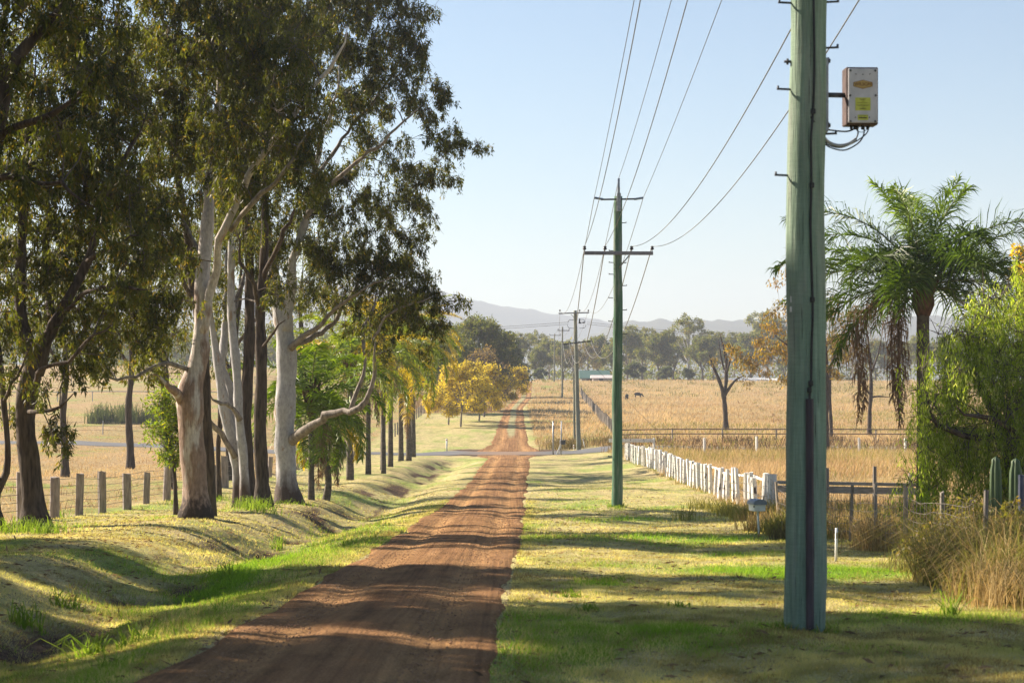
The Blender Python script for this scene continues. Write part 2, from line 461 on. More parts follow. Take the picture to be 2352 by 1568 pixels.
tag(sheet(X, Y, H(X, Y), M['ground'], "ground", masks), kind='structure')

def road_mat():
    m, nt, N = new_mat("red_dirt_road")
    at = mk(nt, "Attribute"); at.attribute_name = "col"
    sp = mk(nt, "SeparateColor"); nt.links.new(at.outputs['Color'], sp.inputs[0])
    n1 = noise(nt, (3.2, .07, 1), 1.6, 4); n2 = noise(nt, (1, .5, 1), 1.1, 4); n3 = noise(nt, (1, .8, 1), 48, 4, rough=.75)
    vo = mk(nt, "TexVoronoi", feature='F1'); vo.inputs['Scale'].default_value = 34
    tc = mk(nt, "TexCoord"); nt.links.new(tc.outputs['Object'], vo.inputs['Vector'])
    c = ramp(nt, n1, [(.3, (.22, .115, .05)), (.5, (.31, .165, .07)), (.7, (.40, .225, .10))])
    c = mixc(nt, ramp(nt, n2, [(.4, (0, 0, 0)), (.7, (.65, .65, .65))]), c, (.25, .13, .06))
    c = mixc(nt, sp.outputs[0], c, (.47, .27, .115))
    n5 = noise(nt, (15, .09, 1), 1.0, 3); n6 = noise(nt, (1.2, .35, 1), 2.6, 5, rough=.7)
    c = mixc(nt, .5, c, ramp(nt, n5, [(.36, (.62, .60, .58)), (.5, (1, 1, 1)), (.66, (1.22, 1.2, 1.16))]), 'MULTIPLY')
    c = mixc(nt, .8, c, ramp(nt, n6, [(.34, (.6, .58, .56)), (.52, (1, 1, 1)), (.7, (1.2, 1.16, 1.1))]), 'MULTIPLY')
    c = mixc(nt, .85, c, ramp(nt, n3, [(.3, (.42, .42, .42)), (.7, (1.55, 1.55, 1.55))]), 'MULTIPLY')
    g = ramp(nt, noise(nt, (1, .6, 1), 3, 4), [(.4, (.40, .34, .19)), (.6, (.27, .27, .13))])
    gf = math_n(nt, 'MULTIPLY', math_n(nt, 'SUBTRACT', math_n(nt, 'ADD', sp.outputs[1], math_n(nt, 'MULTIPLY', n2, .5)), .46), 3.0, True)
    c = mixc(nt, gf, c, g)
    b = math_n(nt, 'ADD', math_n(nt, 'MULTIPLY', n3, .5), math_n(nt, 'ADD', math_n(nt, 'MULTIPLY', vo.outputs[0], -.45), math_n(nt, 'ADD', math_n(nt, 'MULTIPLY', n1, .9), math_n(nt, 'MULTIPLY', n5, .5))))
    return finish(m, nt, c, .95, b, 1.0, .05, spec=.1)
M['road'] = road_mat()
def road_piece(y0, y1, dy, name):
    yy = np.arange(y0, y1 + .01, dy); tt = np.r_[-1.04, np.linspace(-1, 1, 33), 1.04]
    Yr, Tr = np.meshgrid(yy, tt, indexing='ij')
    l, r = redge(Yr)
    wl = .08 * (vnoise(Yr * 1.1, Yr * 0, 40) - .5) + .22 * (vnoise(Yr * .35, Yr * 0, 41) - .5)
    wr = .08 * (vnoise(Yr * 1.0, Yr * 0 + 5, 42) - .5) + .22 * (vnoise(Yr * .3, Yr * 0 + 5, 43) - .5)
    L = l + wl; R = r + wr
    Xr = (L + R) / 2 + Tr * (R - L) / 2
    e = 1 - np.abs(Tr)
    s = np.sign(Tr)
    rut = np.exp(-((np.abs(Tr) - .52) / .17) ** 2)
    Zr = Hn(Xr, Yr) + .012 + .035 * sm(0, .6, e) - .055 * rut * (.6 + .8 * vnoise(Yr * .3, s, 50)) + .014 * (vnoise(Yr * .9, Tr * 2.2, 51) - .5) * sm(.05, .3, e) + .012 * (vnoise(Yr * .45, Tr * 1.2, 54) - .5) - .05 * sm(.05, 0, e)
    grass = np.exp(-(Tr / .26) ** 2) * sm(178, 200, Yr) * (1 - sm(345, 370, Yr))
    col = np.stack([rut * (.45 + .55 * vnoise(Yr * .15, s + 4, 52)), grass, rut * 0], -1)
    return tag(sheet(Xr, Yr, Zr, M['road'], name, col), kind='structure')
road_piece(-30, 159.2, .2, "dirt_road")
road_piece(165.8, 404, .6, "dirt_track")
def asphalt():
    m, nt, N = new_mat("worn_asphalt")
    n1 = noise(nt, (.3, 1.4, 1), 1.2, 4); n2 = noise(nt, (1, 1, 1), 30, 3)
    xx = mk(nt, "TexCoord"); sx = mk(nt, "SeparateXYZ"); nt.links.new(xx.outputs['Object'], sx.inputs[0])
    dust = math_n(nt, 'ADD', math_n(nt, 'MULTIPLY', math_n(nt, 'ABSOLUTE', math_n(nt, 'ADD', sx.outputs[0], .5)), -.14), n1)
    c = mixc(nt, ramp(nt, dust, [(-.0, (0, 0, 0)), (.35, (.85, .85, .85))]), ramp(nt, n1, [(.3, (.085, .085, .09)), (.7, (.15, .15, .155))]), (.24, .15, .09))
    return finish(m, nt, c, .85, n2, .3, .01)
yy = np.linspace(159.1, 165.9, 9); xx = np.r_[np.linspace(-150, -12, 40), np.linspace(-11.5, 14, 52), np.linspace(15, 100, 30)]
Yc, Xc = np.meshgrid(yy, xx, indexing='ij')
tag(sheet(Xc, Yc, Hn(Xc, Yc) + .03 + .04 * (1 - ((Yc - 162.5) / 3.4) ** 2), asphalt(), "asphalt_road"), kind='structure')

# distant hills
def hills(name, ridge, d, deep, base, c1, c2, rough):
    us = np.linspace(ridge[0][0], ridge[-1][0], 420)
    zz = np.interp(us, [a for a, b in ridge], [b for a, b in ridge])
    kk = np.hanning(25); kk /= kk.sum(); zz = np.convolve(np.pad(zz, 12, mode='edge'), kk, 'valid')
    xx = (us - CX) / FOV_PX * d
    top = EYE - (zz - HV) / FOV_PX * d
    tt = np.r_[np.linspace(0, 1, 26), 1.3, 2.0]
    T, XX = np.meshgrid(tt, xx, indexing='ij')
    TOP = np.tile(top, (len(tt), 1))
    prof = np.where(T <= 1, sm(0, 1, T) ** 1.1 * ((d - deep + T * deep) / d) ** 1.3 * (1 - .18 * (1 - T) * (fbm(XX * .006, T * 4, 90, 3))), 1 - .5 * (T - 1))
    Z = base + (TOP - base) * prof + np.where((T > .1) & (T <= 1.0), rough * (vnoise(XX * .07, T * 30, 91) - .3), 0) + np.where(T == 1, rough * 1.2 * vnoise(XX * .13, T * 0, 93), 0)
    tag(sheet(XX, d - deep + T * deep, Z, noisy(name + "_bush", c1, c2, (1, 1, 1), .02, .95, .2, 2, detail=6), name), kind='structure')
hills("far_hills", [(-1500, 760), (-700, 720), (-100, 680), (500, 655), (800, 656), (1000, 664), (1060, 686), (1110, 698), (1200, 711), (1300, 727), (1400, 742), (1480, 752), (1600, 790), (1800, 830), (2200, 850)], 3150, 800, -10, (.03, .045, .03), (.055, .065, .04), 2.5)
hills("near_hills", [(900, 860), (1250, 830), (1350, 775), (1420, 746), (1500, 739), (1620, 739), (1700, 741), (1800, 735), (2000, 728), (2300, 735), (2700, 760), (3600, 800)], 2300, 600, -10, (.03, .045, .03), (.06, .065, .04), 3)
# ------------------------------------------------------------------ vegetation builders
def unit(v): return v / (np.linalg.norm(v, axis=-1, keepdims=True) + 1e-9)
def leaf_quads(mb, Pb, D, L, Wd, col, mat=0):
    """diamond leaves: base point, direction, length, half width, colour"""
    n = len(Pb)
    side = unit(np.cross(D, rng.normal(0, 1, (n, 3)) + A((0, 0, .001))))
    mid = Pb + D * (L * .45)[:, None]
    V = np.stack([Pb, mid + side * Wd[:, None], Pb + D * L[:, None], mid - side * Wd[:, None]], 1).reshape(-1, 3)
    F = np.arange(4 * n).reshape(-1, 4)
    mb.add(V, F, mat, True, np.repeat(col, 4, axis=0))
def twigs3(mb, P0, P1, r0, r1, sag, mat=0):
    """batch of thin 3-sided bent twigs"""
    n = len(P0)
    if n == 0: return
    mid = (P0 + P1) / 2 + A((0, 0, 1)) * (sag * np.linalg.norm(P1 - P0, axis=1))[:, None]
    d = unit(P1 - P0); u = unit(np.cross(d, A((.3, .9, .2)) + np.zeros((n, 3)))); w = np.cross(d, u)
    V = []
    for Pk, r in ((P0, r0), (mid, (r0 + r1) / 2), (P1, r1)):
        for a in (0, 2.094, 4.189):
            V.append(Pk + (math.cos(a) * u + math.sin(a) * w) * (r if np.isscalar(r) else r[:, None]))
    V = np.stack(V, 1)
    f = []
    for l in (0, 3):
        for k in range(3): f.append((l + k, l + (k + 1) % 3, l + 3 + (k + 1) % 3, l + 3 + k))
    F = (np.arange(n)[:, None, None] * 9 + A(f)[None]).reshape(-1, 4)
    mb.add(V.reshape(-1, 3), F, mat, True)

def resample(pts, rad, step):
    pts = A(pts, float); rad = A(rad, float)
    if len(pts) > 2:   # catmull-rom
        q = np.vstack([2 * pts[0] - pts[1], pts, 2 * pts[-1] - pts[-2]])
        out = []; ro = []
        for i in range(len(pts) - 1):
            p0, p1, p2, p3 = q[i:i + 4]
            n = max(2, int(np.linalg.norm(p2 - p1) / step) + 1)
            for t in np.linspace(0, 1, n, endpoint=False):
                out.append(.5 * (2 * p1 + (p2 - p0) * t + (2 * p0 - 5 * p1 + 4 * p2 - p3) * t * t + (3 * p1 - p0 - 3 * p2 + p3) * t ** 3))
                ro.append(rad[i] * (1 - t) + rad[i + 1] * t)
        out.append(pts[-1]); ro.append(rad[-1])
        return A(out), A(ro)
    n = max(2, int(np.linalg.norm(pts[1] - pts[0]) / step) + 1)
    t = np.linspace(0, 1, n)[:, None]
    return pts[0] * (1 - t) + pts[1] * t, rad[0] * (1 - t[:, 0]) + rad[1] * t[:, 0]

GUM1, GUM2, GUM3 = A((.035, .044, .010)), A((.122, .126, .028)), A((.18, .125, .032))
def crown_leaves(mb, C, R, nl, L, droop, cols, warm=.15, wid=.105, strands=0, sscale=1.0):
    """leaves for cluster centres C (n,3) radius R"""
    n = len(C)
    k = np.repeat(np.arange(n), nl)
    off = rng.normal(0, 1, (len(k), 3)); off = unit(off) * (rng.random(len(k)) ** .45)[:, None]
    off *= A((1, 1, .8))
    Pb = C[k] + off * R[k][:, None] + A((0, 0, .1)) * R[k][:, None]
    fs = 0
    if strands:
        so = unit(rng.normal(0, 1, (n, strands, 3))) * (rng.random((n, strands, 1)) ** .5); sl = rng.uniform(.18, .5, (n, strands)) * sscale; sc = rng.normal(0, .28, (n, strands)); sw = rng.normal(0, .25 / sscale, (n, strands, 3))
        si = rng.integers(0, strands, len(k)); o = so[k, si]; tq = rng.random(len(k)) ** .8
        Pb = C[k] + o * R[k][:, None] * A((1, 1, .75)) + A((0, 0, .12)) - A((0, 0, 1)) * (tq * sl[k, si])[:, None] + sw[k, si] * (tq * sl[k, si])[:, None] + rng.normal(0, .035, (len(k), 3))
        fs = sc[k, si]
    D = unit(rng.normal(0, .55, (len(k), 3)) + A((0, 0, -droop)) + off * .35)
    LL = L * (.6 + .8 * rng.random(len(k)))
    f = np.clip(rng.random(n)[k] * .5 + rng.random(len(k)) * .5 + fs, 0, 1)[:, None]
    col = cols[0] * (1 - f) + cols[1] * f
    wmask = (rng.random(len(k)) < warm * (.4 + 1.4 * rng.random(n)[k]))[:, None]
    col = np.where(wmask, cols[2] * (.7 + .6 * rng.random((len(k), 1))), col)
    leaf_quads(mb, Pb, D, LL, LL * wid, col)

def grow(stems, clusters, tw, leafp, rc, up=.15, thick=.011, minr=.010, ntw=7):
    """stems: list of (pts, radii); clusters: (n,3). returns wood chunks"""
    Np = []; Nr = []
    for p, r in stems:
        h = 0
        Np.append(p[len(p) // 4:]); Nr.append(r[len(p) // 4:])
    Np = np.concatenate(Np); Nr = np.concatenate(Nr)
    C = A(clusters)
    d0 = np.array([np.min(np.linalg.norm(Np - c, axis=1)) for c in C])
    order = np.argsort(d0)
    branches = []
    for ci in order:
        c = C[ci]
        v = c - Np
        dist = np.linalg.norm(v, axis=1)
        cost = dist + np.where(v[:, 2] < -.2 * dist, .7 * dist, 0) + np.where(Nr < .02, .25, 0)
        j = int(np.argmin(cost)); p0 = Np[j]; L = dist[j]
        if L < .15: continue
        r0 = min(Nr[j] * .65, minr + thick * L)
        ctl = p0 + .5 * (c - p0) + A((0, 0, 1)) * up * L + rng.normal(0, .10, 3) * L
        m = max(3, int(L / .45) + 2)
        t = np.linspace(0, 1, m)[:, None]
        q = (1 - t) ** 2 * p0 + 2 * t * (1 - t) * ctl + t ** 2 * c
        q[1:-1] += rng.normal(0, .035, (m - 2, 3)) * min(1, L)
        rr = np.linspace(r0, minr, m)
        branches.append((q, rr))
        Np = np.concatenate([Np, q[1:]]); Nr = np.concatenate([Nr, rr[1:]])
    for q, rr in branches:
        tw.tube(q, rr, 5 if rr[0] > .03 else 4, 1 if rr[0] < .045 else 2, cap=False)
    n = len(C); k = np.repeat(np.arange(n), ntw)
    e = unit(rng.normal(0, 1, (len(k), 3)) + A((0, 0, -.1))) * (rc[k] * (.6 + .5 * rng.random(len(k))))[:, None]
    twigs3(tw, C[k], C[k] + e, minr * .8, minr * .35, .12, 1)

def blob_clusters(blobs, dens, d0, rcl, ysq=1.0, clip=None):
    out = []
    for b in blobs:
        u, v, r = b[:3]; dd = b[3] if len(b) > 3 else 0
        d = d0 + dd; c = P(u, v, d); R = r / FOV_PX * d
        n = max(2, int(dens * R ** 2))
        o = unit(rng.normal(0, 1, (n, 3))) * (rng.random(n) ** .4)[:, None] * R
        o[:, 1] *= ysq
        out.append(c + o)
    return np.concatenate(out)

def gum(name, label, cat, d, stems, blobs, barkm, dens=5.5, rcl=.55, nl=85, L=.17, cols=(GUM1, GUM2, GUM3), droop=1.0, warm=.09, group=None, ysq=1.3, extra=None, zig=.25, limbs=None, ntw=7, up=.15, wid=.105):
    """tree traced as stems [(u, v, width, dy)...] standing d metres away"""
    ppm = FOV_PX / d; strands = 0; sscale = 1.0
    big = dens >= 4 and d < 80 and cat == 'tree'
    if big and rcl > .5: strands = 7; dens *= 3.7; nl = int(nl * 2.5); rcl = .46; L *= .80; wid *= 1.1
    elif name == 'pepper_tree': strands = 6; dens *= 2.4; sscale = 2.0
    elif cat == 'shrub' and name == 'shrub': dens *= 4
    elif cat == 'tree': dens *= 2.2; nl = int(nl * 1.2)
    u0, v0 = stems[0][0][:2]
    X0, Y0 = (u0 - CX) / FOV_PX * d, d
    base = (X0, Y0, float(H(X0, Y0)))
    t = thing(name, label, cat, base, group)
    tw = MB(); st = []
    for si, s in enumerate(stems):
        p = []; r = []
        y = s[0][3] if len(s[0]) > 3 else 0.0
        for q in s:
            if len(q) > 3: y = q[3]
            p.append(P(q[0], q[1], d + y)); r.append(q[2] / 2 / ppm)
        r[-1] *= .4
        if si == 0:
            p[0][2] = base[2] - .12
        pts, rad = resample(p, r, .35)
        w = 1 - np.exp(-np.arange(len(pts)) * .3)
        pts[:, :2] += np.c_[.05 * np.sin(np.arange(len(pts)) * .55 + si), .12 * np.sin(np.arange(len(pts)) * .4 + si * 2)] * (w * zig * 2)[:, None]
        if si > 0 and cat == 'tree' and d < 80:
            kk_ = np.cumsum(rng.normal(0, .05, (len(pts), 3)), axis=0) * np.minimum(1, np.arange(len(pts)) / 4)[:, None]; pts = pts + kk_ - kk_[-1] * np.linspace(0, 1, len(pts))[:, None] ** 2
        rad = rad * (1 + .07 * np.sin(np.arange(len(pts)) * 1.3 + si) + (rng.normal(0, .05, len(pts)) if si else 0))
        if si == 0:
            hgt = pts[:, 2] - base[2]
            rad = rad * (1 + .35 * np.exp(-np.clip(hgt, 0, 9) / .28))
            # small root flare
        st.append((pts, rad))
    for i, (pts, rad) in enumerate(st):
        tw.tube(pts, rad, 14 if rad[0] > .12 else 8, 0 if (i == 0 or rad[0] > (.10 if not (barkm == 'pale' and d > 66) else .215) or barkm == 'dark') else 2, cap=True, rough=.05)
    C = blob_clusters(blobs, dens, d, rcl, ysq)
    if extra is not None: C = np.concatenate([C, extra])
    rc = rcl * (.7 + .6 * rng.random(len(C)))
    grow(st, C, tw, None, rc, up=up, ntw=ntw)
    tw.build("trunk", [M[barkm], M['twig'], M['grey'] if barkm in ('pale', 'mottled') else M[barkm]], t)
    lb = MB(); crown_leaves(lb, C, rc, nl, L, droop, cols, warm, wid, strands, sscale)
    lb.build("crown", M[{'wattle_tree': 'bloom', 'pepper_tree': 'bright', 'shrub': 'bright'}.get(name, 'leaf')], t)
    return t

# ------------------------------------------------------------------ the gum row on the left bank
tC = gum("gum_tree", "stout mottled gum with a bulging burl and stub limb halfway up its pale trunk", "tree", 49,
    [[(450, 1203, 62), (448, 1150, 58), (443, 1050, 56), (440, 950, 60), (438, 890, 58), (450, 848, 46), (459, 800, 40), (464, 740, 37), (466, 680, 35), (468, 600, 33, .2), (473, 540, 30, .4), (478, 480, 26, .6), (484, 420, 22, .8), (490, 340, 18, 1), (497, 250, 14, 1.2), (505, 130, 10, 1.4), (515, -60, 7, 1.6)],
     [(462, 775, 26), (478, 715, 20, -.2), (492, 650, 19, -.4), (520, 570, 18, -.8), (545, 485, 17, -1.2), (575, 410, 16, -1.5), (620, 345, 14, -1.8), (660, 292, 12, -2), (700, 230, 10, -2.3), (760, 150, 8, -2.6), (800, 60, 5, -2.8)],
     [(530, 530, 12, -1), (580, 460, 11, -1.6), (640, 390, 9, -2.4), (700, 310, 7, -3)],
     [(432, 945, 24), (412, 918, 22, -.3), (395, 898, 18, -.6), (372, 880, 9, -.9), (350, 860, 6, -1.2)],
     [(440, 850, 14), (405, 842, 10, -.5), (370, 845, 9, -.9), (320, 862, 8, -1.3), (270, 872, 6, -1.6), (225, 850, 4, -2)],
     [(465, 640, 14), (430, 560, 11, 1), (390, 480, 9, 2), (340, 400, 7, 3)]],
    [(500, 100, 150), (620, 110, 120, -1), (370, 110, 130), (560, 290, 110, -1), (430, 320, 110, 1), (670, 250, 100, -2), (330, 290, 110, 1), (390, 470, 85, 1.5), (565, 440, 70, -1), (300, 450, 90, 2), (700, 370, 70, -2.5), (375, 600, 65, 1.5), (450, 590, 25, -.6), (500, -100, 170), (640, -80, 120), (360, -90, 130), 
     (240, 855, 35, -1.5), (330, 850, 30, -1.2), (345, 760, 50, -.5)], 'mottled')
gum("gum_tree", "dark rough barked gum pressed close behind the mottled burl gum", "tree", 53,
    [[(484, 1180, 22), (480, 1060, 24), (474, 930, 25), (466, 800, 25), (455, 720, 24), (440, 620, 22), (425, 500, 18), (408, 380, 14), (400, 250, 9), (395, 100, 6)],
     [(447, 665, 14), (470, 560, 12, 1), (500, 450, 9, 2)], [(452, 700, 12), (410, 620, 10, -1), (370, 540, 8, -2)]],
    [(400, 250, 90, 1), (380, 420, 70), (500, 430, 60, 2), (360, 560, 55, -1.5), (400, 90, 90), (350, 680, 40, .5), (420, -100, 120)], 'dark', dens=4)
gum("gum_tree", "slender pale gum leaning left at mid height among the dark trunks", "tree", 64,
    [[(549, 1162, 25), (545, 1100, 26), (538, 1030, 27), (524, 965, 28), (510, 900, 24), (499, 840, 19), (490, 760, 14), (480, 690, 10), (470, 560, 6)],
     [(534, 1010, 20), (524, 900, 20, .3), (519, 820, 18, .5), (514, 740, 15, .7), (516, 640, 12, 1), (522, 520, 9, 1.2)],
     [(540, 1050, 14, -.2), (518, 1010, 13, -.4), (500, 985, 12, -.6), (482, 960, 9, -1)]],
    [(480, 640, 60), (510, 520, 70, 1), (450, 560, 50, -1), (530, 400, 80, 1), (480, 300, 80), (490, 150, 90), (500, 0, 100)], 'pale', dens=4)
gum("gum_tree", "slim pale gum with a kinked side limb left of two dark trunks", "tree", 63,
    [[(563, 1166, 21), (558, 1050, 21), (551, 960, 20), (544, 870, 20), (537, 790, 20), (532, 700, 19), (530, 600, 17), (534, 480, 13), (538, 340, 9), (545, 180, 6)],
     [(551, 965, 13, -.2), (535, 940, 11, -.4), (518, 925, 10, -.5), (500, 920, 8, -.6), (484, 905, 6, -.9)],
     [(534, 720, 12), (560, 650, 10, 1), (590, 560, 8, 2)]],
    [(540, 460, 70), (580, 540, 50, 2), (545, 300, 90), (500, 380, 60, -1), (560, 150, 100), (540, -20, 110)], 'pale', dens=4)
gum("gum_tree", "straight dark barked gum, narrower of the dark pair beside the pale trunks", "tree", 63.5,
    [[(574, 1166, 30), (570, 1080, 27), (566, 980, 27), (568, 880, 27), (572, 780, 25), (575, 690, 23), (572, 590, 20), (565, 490, 16), (555, 370, 10), (548, 200, 6)],
     [(574, 700, 12), (610, 640, 10, 1.5), (640, 570, 8, 2.6)], [(570, 560, 10), (530, 480, 8, 1)]],
    [(560, 350, 80), (640, 540, 60, 2.5), (610, 470, 60, 2), (520, 440, 60), (560, 180, 100, 1), (580, 0, 110, 1), (600, 640, 40, 1)], 'dark', dens=4)
gum("gum_tree", "thick dark barked gum, wider of the dark pair, left of the smooth white gum", "tree", 61,
    [[(607, 1177, 38), (601, 1110, 32), (599, 1000, 29), (600, 900, 27), (598, 800, 26), (600, 700, 24), (604, 600, 20), (610, 480, 16), (612, 350, 12), (605, 200, 8), (600, 40, 5)],
     [(600, 720, 13), (570, 640, 10, -1), (545, 540, 8, -1.6)], [(603, 640, 12), (650, 540, 10, -1), (690, 450, 8, -1.5)], [(600, 800, 7), (630, 765, 6, -1), (655, 735, 5, -1.4)]],
    [(610, 330, 90), (690, 430, 70, -1.5), (545, 520, 55, -1.5), (590, 600, 50, 2), (520, 700, 36, 3), (690, 640, 44, 3), (560, 420, 70, 3), (640, 330, 80, 3), (650, 240, 100), (590, 130, 110, -1), (640, -20, 120), (700, 100, 80), (640, 690, 40, -1)], 'dark', dens=4)
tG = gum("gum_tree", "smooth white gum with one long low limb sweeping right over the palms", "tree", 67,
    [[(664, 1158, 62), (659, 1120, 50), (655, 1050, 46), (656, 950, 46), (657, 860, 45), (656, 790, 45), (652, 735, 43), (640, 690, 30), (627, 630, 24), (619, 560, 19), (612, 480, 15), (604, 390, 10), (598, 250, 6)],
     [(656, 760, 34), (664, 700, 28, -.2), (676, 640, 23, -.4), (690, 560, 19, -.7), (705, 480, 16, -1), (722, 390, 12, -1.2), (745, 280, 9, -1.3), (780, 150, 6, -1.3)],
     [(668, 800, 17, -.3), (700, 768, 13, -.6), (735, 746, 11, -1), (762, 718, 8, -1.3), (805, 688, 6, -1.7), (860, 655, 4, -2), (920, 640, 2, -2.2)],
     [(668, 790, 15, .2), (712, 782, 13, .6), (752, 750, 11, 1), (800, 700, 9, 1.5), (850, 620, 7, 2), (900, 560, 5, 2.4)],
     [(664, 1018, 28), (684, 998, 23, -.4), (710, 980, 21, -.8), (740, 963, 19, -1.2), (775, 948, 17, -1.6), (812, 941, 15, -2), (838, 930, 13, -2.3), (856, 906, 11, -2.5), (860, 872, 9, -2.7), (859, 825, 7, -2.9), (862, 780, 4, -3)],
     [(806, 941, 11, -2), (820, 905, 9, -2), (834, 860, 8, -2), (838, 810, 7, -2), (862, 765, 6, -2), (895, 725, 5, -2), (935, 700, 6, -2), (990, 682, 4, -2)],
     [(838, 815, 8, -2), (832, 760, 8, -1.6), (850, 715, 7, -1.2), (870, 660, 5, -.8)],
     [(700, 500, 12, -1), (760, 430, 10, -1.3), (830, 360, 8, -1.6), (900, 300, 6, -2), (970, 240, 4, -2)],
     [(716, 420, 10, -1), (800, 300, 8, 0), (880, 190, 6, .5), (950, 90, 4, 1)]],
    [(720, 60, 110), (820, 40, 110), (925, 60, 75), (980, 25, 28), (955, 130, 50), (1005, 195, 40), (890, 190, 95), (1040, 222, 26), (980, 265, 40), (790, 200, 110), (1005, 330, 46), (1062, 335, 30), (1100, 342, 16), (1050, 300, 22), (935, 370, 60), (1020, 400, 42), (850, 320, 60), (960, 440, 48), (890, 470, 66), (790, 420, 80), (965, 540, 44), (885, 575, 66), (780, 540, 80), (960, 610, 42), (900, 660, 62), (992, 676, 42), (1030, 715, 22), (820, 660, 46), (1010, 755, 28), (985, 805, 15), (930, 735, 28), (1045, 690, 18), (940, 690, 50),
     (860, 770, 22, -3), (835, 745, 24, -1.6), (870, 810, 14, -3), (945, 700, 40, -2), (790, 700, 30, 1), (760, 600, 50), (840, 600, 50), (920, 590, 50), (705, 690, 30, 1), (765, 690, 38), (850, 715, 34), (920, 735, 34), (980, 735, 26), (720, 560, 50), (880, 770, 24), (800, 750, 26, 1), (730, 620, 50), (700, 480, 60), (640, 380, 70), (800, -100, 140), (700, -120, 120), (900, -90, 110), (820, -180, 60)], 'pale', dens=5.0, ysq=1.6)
tB = gum("gum_tree", "dark trunked forked gum by the split post fence with hanging foliage round its trunk", "tree", 45,
    [[(82, 1228, 64), (74, 1150, 52), (68, 1080, 48), (62, 1000, 46), (62, 930, 46), (70, 870, 47), (76, 830, 44), (56, 770, 30), (46, 690, 26), (48, 600, 24), (52, 500, 20), (60, 390, 15), (70, 270, 10), (80, 120, 6)],
     [(80, 860, 40), (98, 800, 34), (118, 765, 30), (142, 728, 25), (162, 680, 22), (190, 620, 20), (216, 560, 18), (242, 495, 16), (268, 420, 12), (302, 340, 8), (340, 250, 5)],
     [(108, 785, 22, .4), (122, 700, 21, .8), (119, 600, 19, 1.2), (112, 480, 15, 1.5), (104, 350, 11, 1.7), (100, 180, 7, 2)],
     [(150, 715, 12, -.5), (190, 680, 10, -1), (240, 655, 9, -1.5), (300, 650, 7, -2), (350, 665, 5, -2.4)],
     [(80, 880, 12, -.5), (110, 850, 10, -1), (150, 830, 9, -1.4), (200, 780, 8, -1.9), (260, 745, 6, -2.3)],
     [(66, 945, 10, -.6), (100, 940, 9, -1), (140, 930, 7, -1.3), (170, 900, 4, -1.6)],
     [(200, 600, 11, -.6), (260, 560, 9, -1.4), (320, 540, 6, -2)]],
    [(70, 90, 120), (210, 110, 120), (110, 290, 110), (245, 300, 110), (40, 470, 80), (190, 470, 90), (300, 560, 80, -1), (90, 630, 70), (230, 680, 70, -1), (310, 680, 60, -1.5), (165, 790, 55, -1), (330, 600, 40, -1.5), (60, 800, 36, -1), (125, 890, 48, -1), (110, 965, 36, -.8), (145, 1000, 24, -.8), (250, 790, 34, -1.5), (20, 930, 24, .5), (170, -90, 150), (40, -100, 120), (300, 400, 70, -1), (170, 610, 60, 1), (260, 640, 55, 2), (330, 640, 55, 2), (205, 735, 42, 2), (130, 660, 50, 1), (280, 720, 44, 2), (370, 745, 36, 1.5), (20, 600, 70), (20, 720, 50), (150, 400, 80), (20, 350, 80), (330, 480, 60), (200, 560, 60, 1), (380, 680, 46, 2), (260, 790, 30, 1), (200, 820, 24), (90, 720, 44, 1), (60, 200, 80), (160, 200, 90), (250, 200, 80), (100, 400, 70, 1), (230, 400, 70, 1), (40, 560, 60, 1), (130, 560, 60, 1.5), (10, 280, 60, 2), (180, 330, 70, 2), (250, 480, 60, 2), (90, 480, 60, 2), (60, 660, 50, 2), (150, 130, 80, 2), (290, 150, 70, 2), (300, 300, 70, 1), (180, 760, 40, .5), (230, 740, 40, 1), (290, 780, 34, 1.4), (340, 740, 40, 1.6), (390, 700, 40, 2), (150, 700, 44, .5)], 'dark', dens=5)
gum("gum_tree", "thin crooked dark sapling leaning at the left edge beside the forked gum", "tree", 43,
    [[(4, 1238, 27), (-10, 1170, 20), (-8, 1130, 16), (14, 1085, 15), (20, 1020, 14), (14, 950, 14), (6, 880, 14), (-6, 800, 14), (-20, 700, 12), (-30, 560, 8)],
     [(2, 1120, 8), (-12, 1060, 6), (-25, 1000, 5)], [(10, 920, 8, -.3), (40, 860, 6, -.7), (70, 800, 4, -1)]],
    [(-20, 640, 60), (10, 740, 44), (30, 850, 26, -.6), (-30, 520, 70), (-30, 400, 70)], 'dark', dens=5)
tZ = gum("gum_tree", "nearest gum, trunk hidden past the left edge, thick limb rising into the top left corner", "tree", 35,
    [[(-190, 1300, 90), (-180, 1100, 72), (-165, 900, 66), (-140, 700, 62), (-100, 540, 56), (-50, 400, 50), (-8, 270, 42), (25, 160, 34), (62, 110, 27), (110, 55, 20), (160, -10, 15), (210, -110, 9)],
     [(-20, 330, 22), (50, 285, 18, -.4), (105, 262, 15, -.8), (165, 235, 12, -1.2), (215, 200, 8, -1.6), (250, 170, 5, -2)],
     [(-60, 430, 20), (20, 390, 15, -.6), (90, 400, 11, -1), (160, 440, 8, -1.4), (220, 480, 5, -1.6)],
     [(-5, 260, 20), (0, 150, 18, .6), (5, 60, 14, 1), (20, -60, 10, 1.4)]],
    [(60, 40, 90), (200, 60, 80), (20, 190, 60), (140, 320, 55, -1), (60, 440, 60, -1), (200, 210, 60, -1.6), (200, 480, 40, -1.4), (-60, 250, 110), (-120, 450, 130), (-200, 250, 130), (-100, 60, 140), (60, -120, 130), (200, -100, 110), (-150, -120, 150), (-260, 60, 120), (-240, 480, 110), (-200, 640, 80)], 'dark', dens=5)
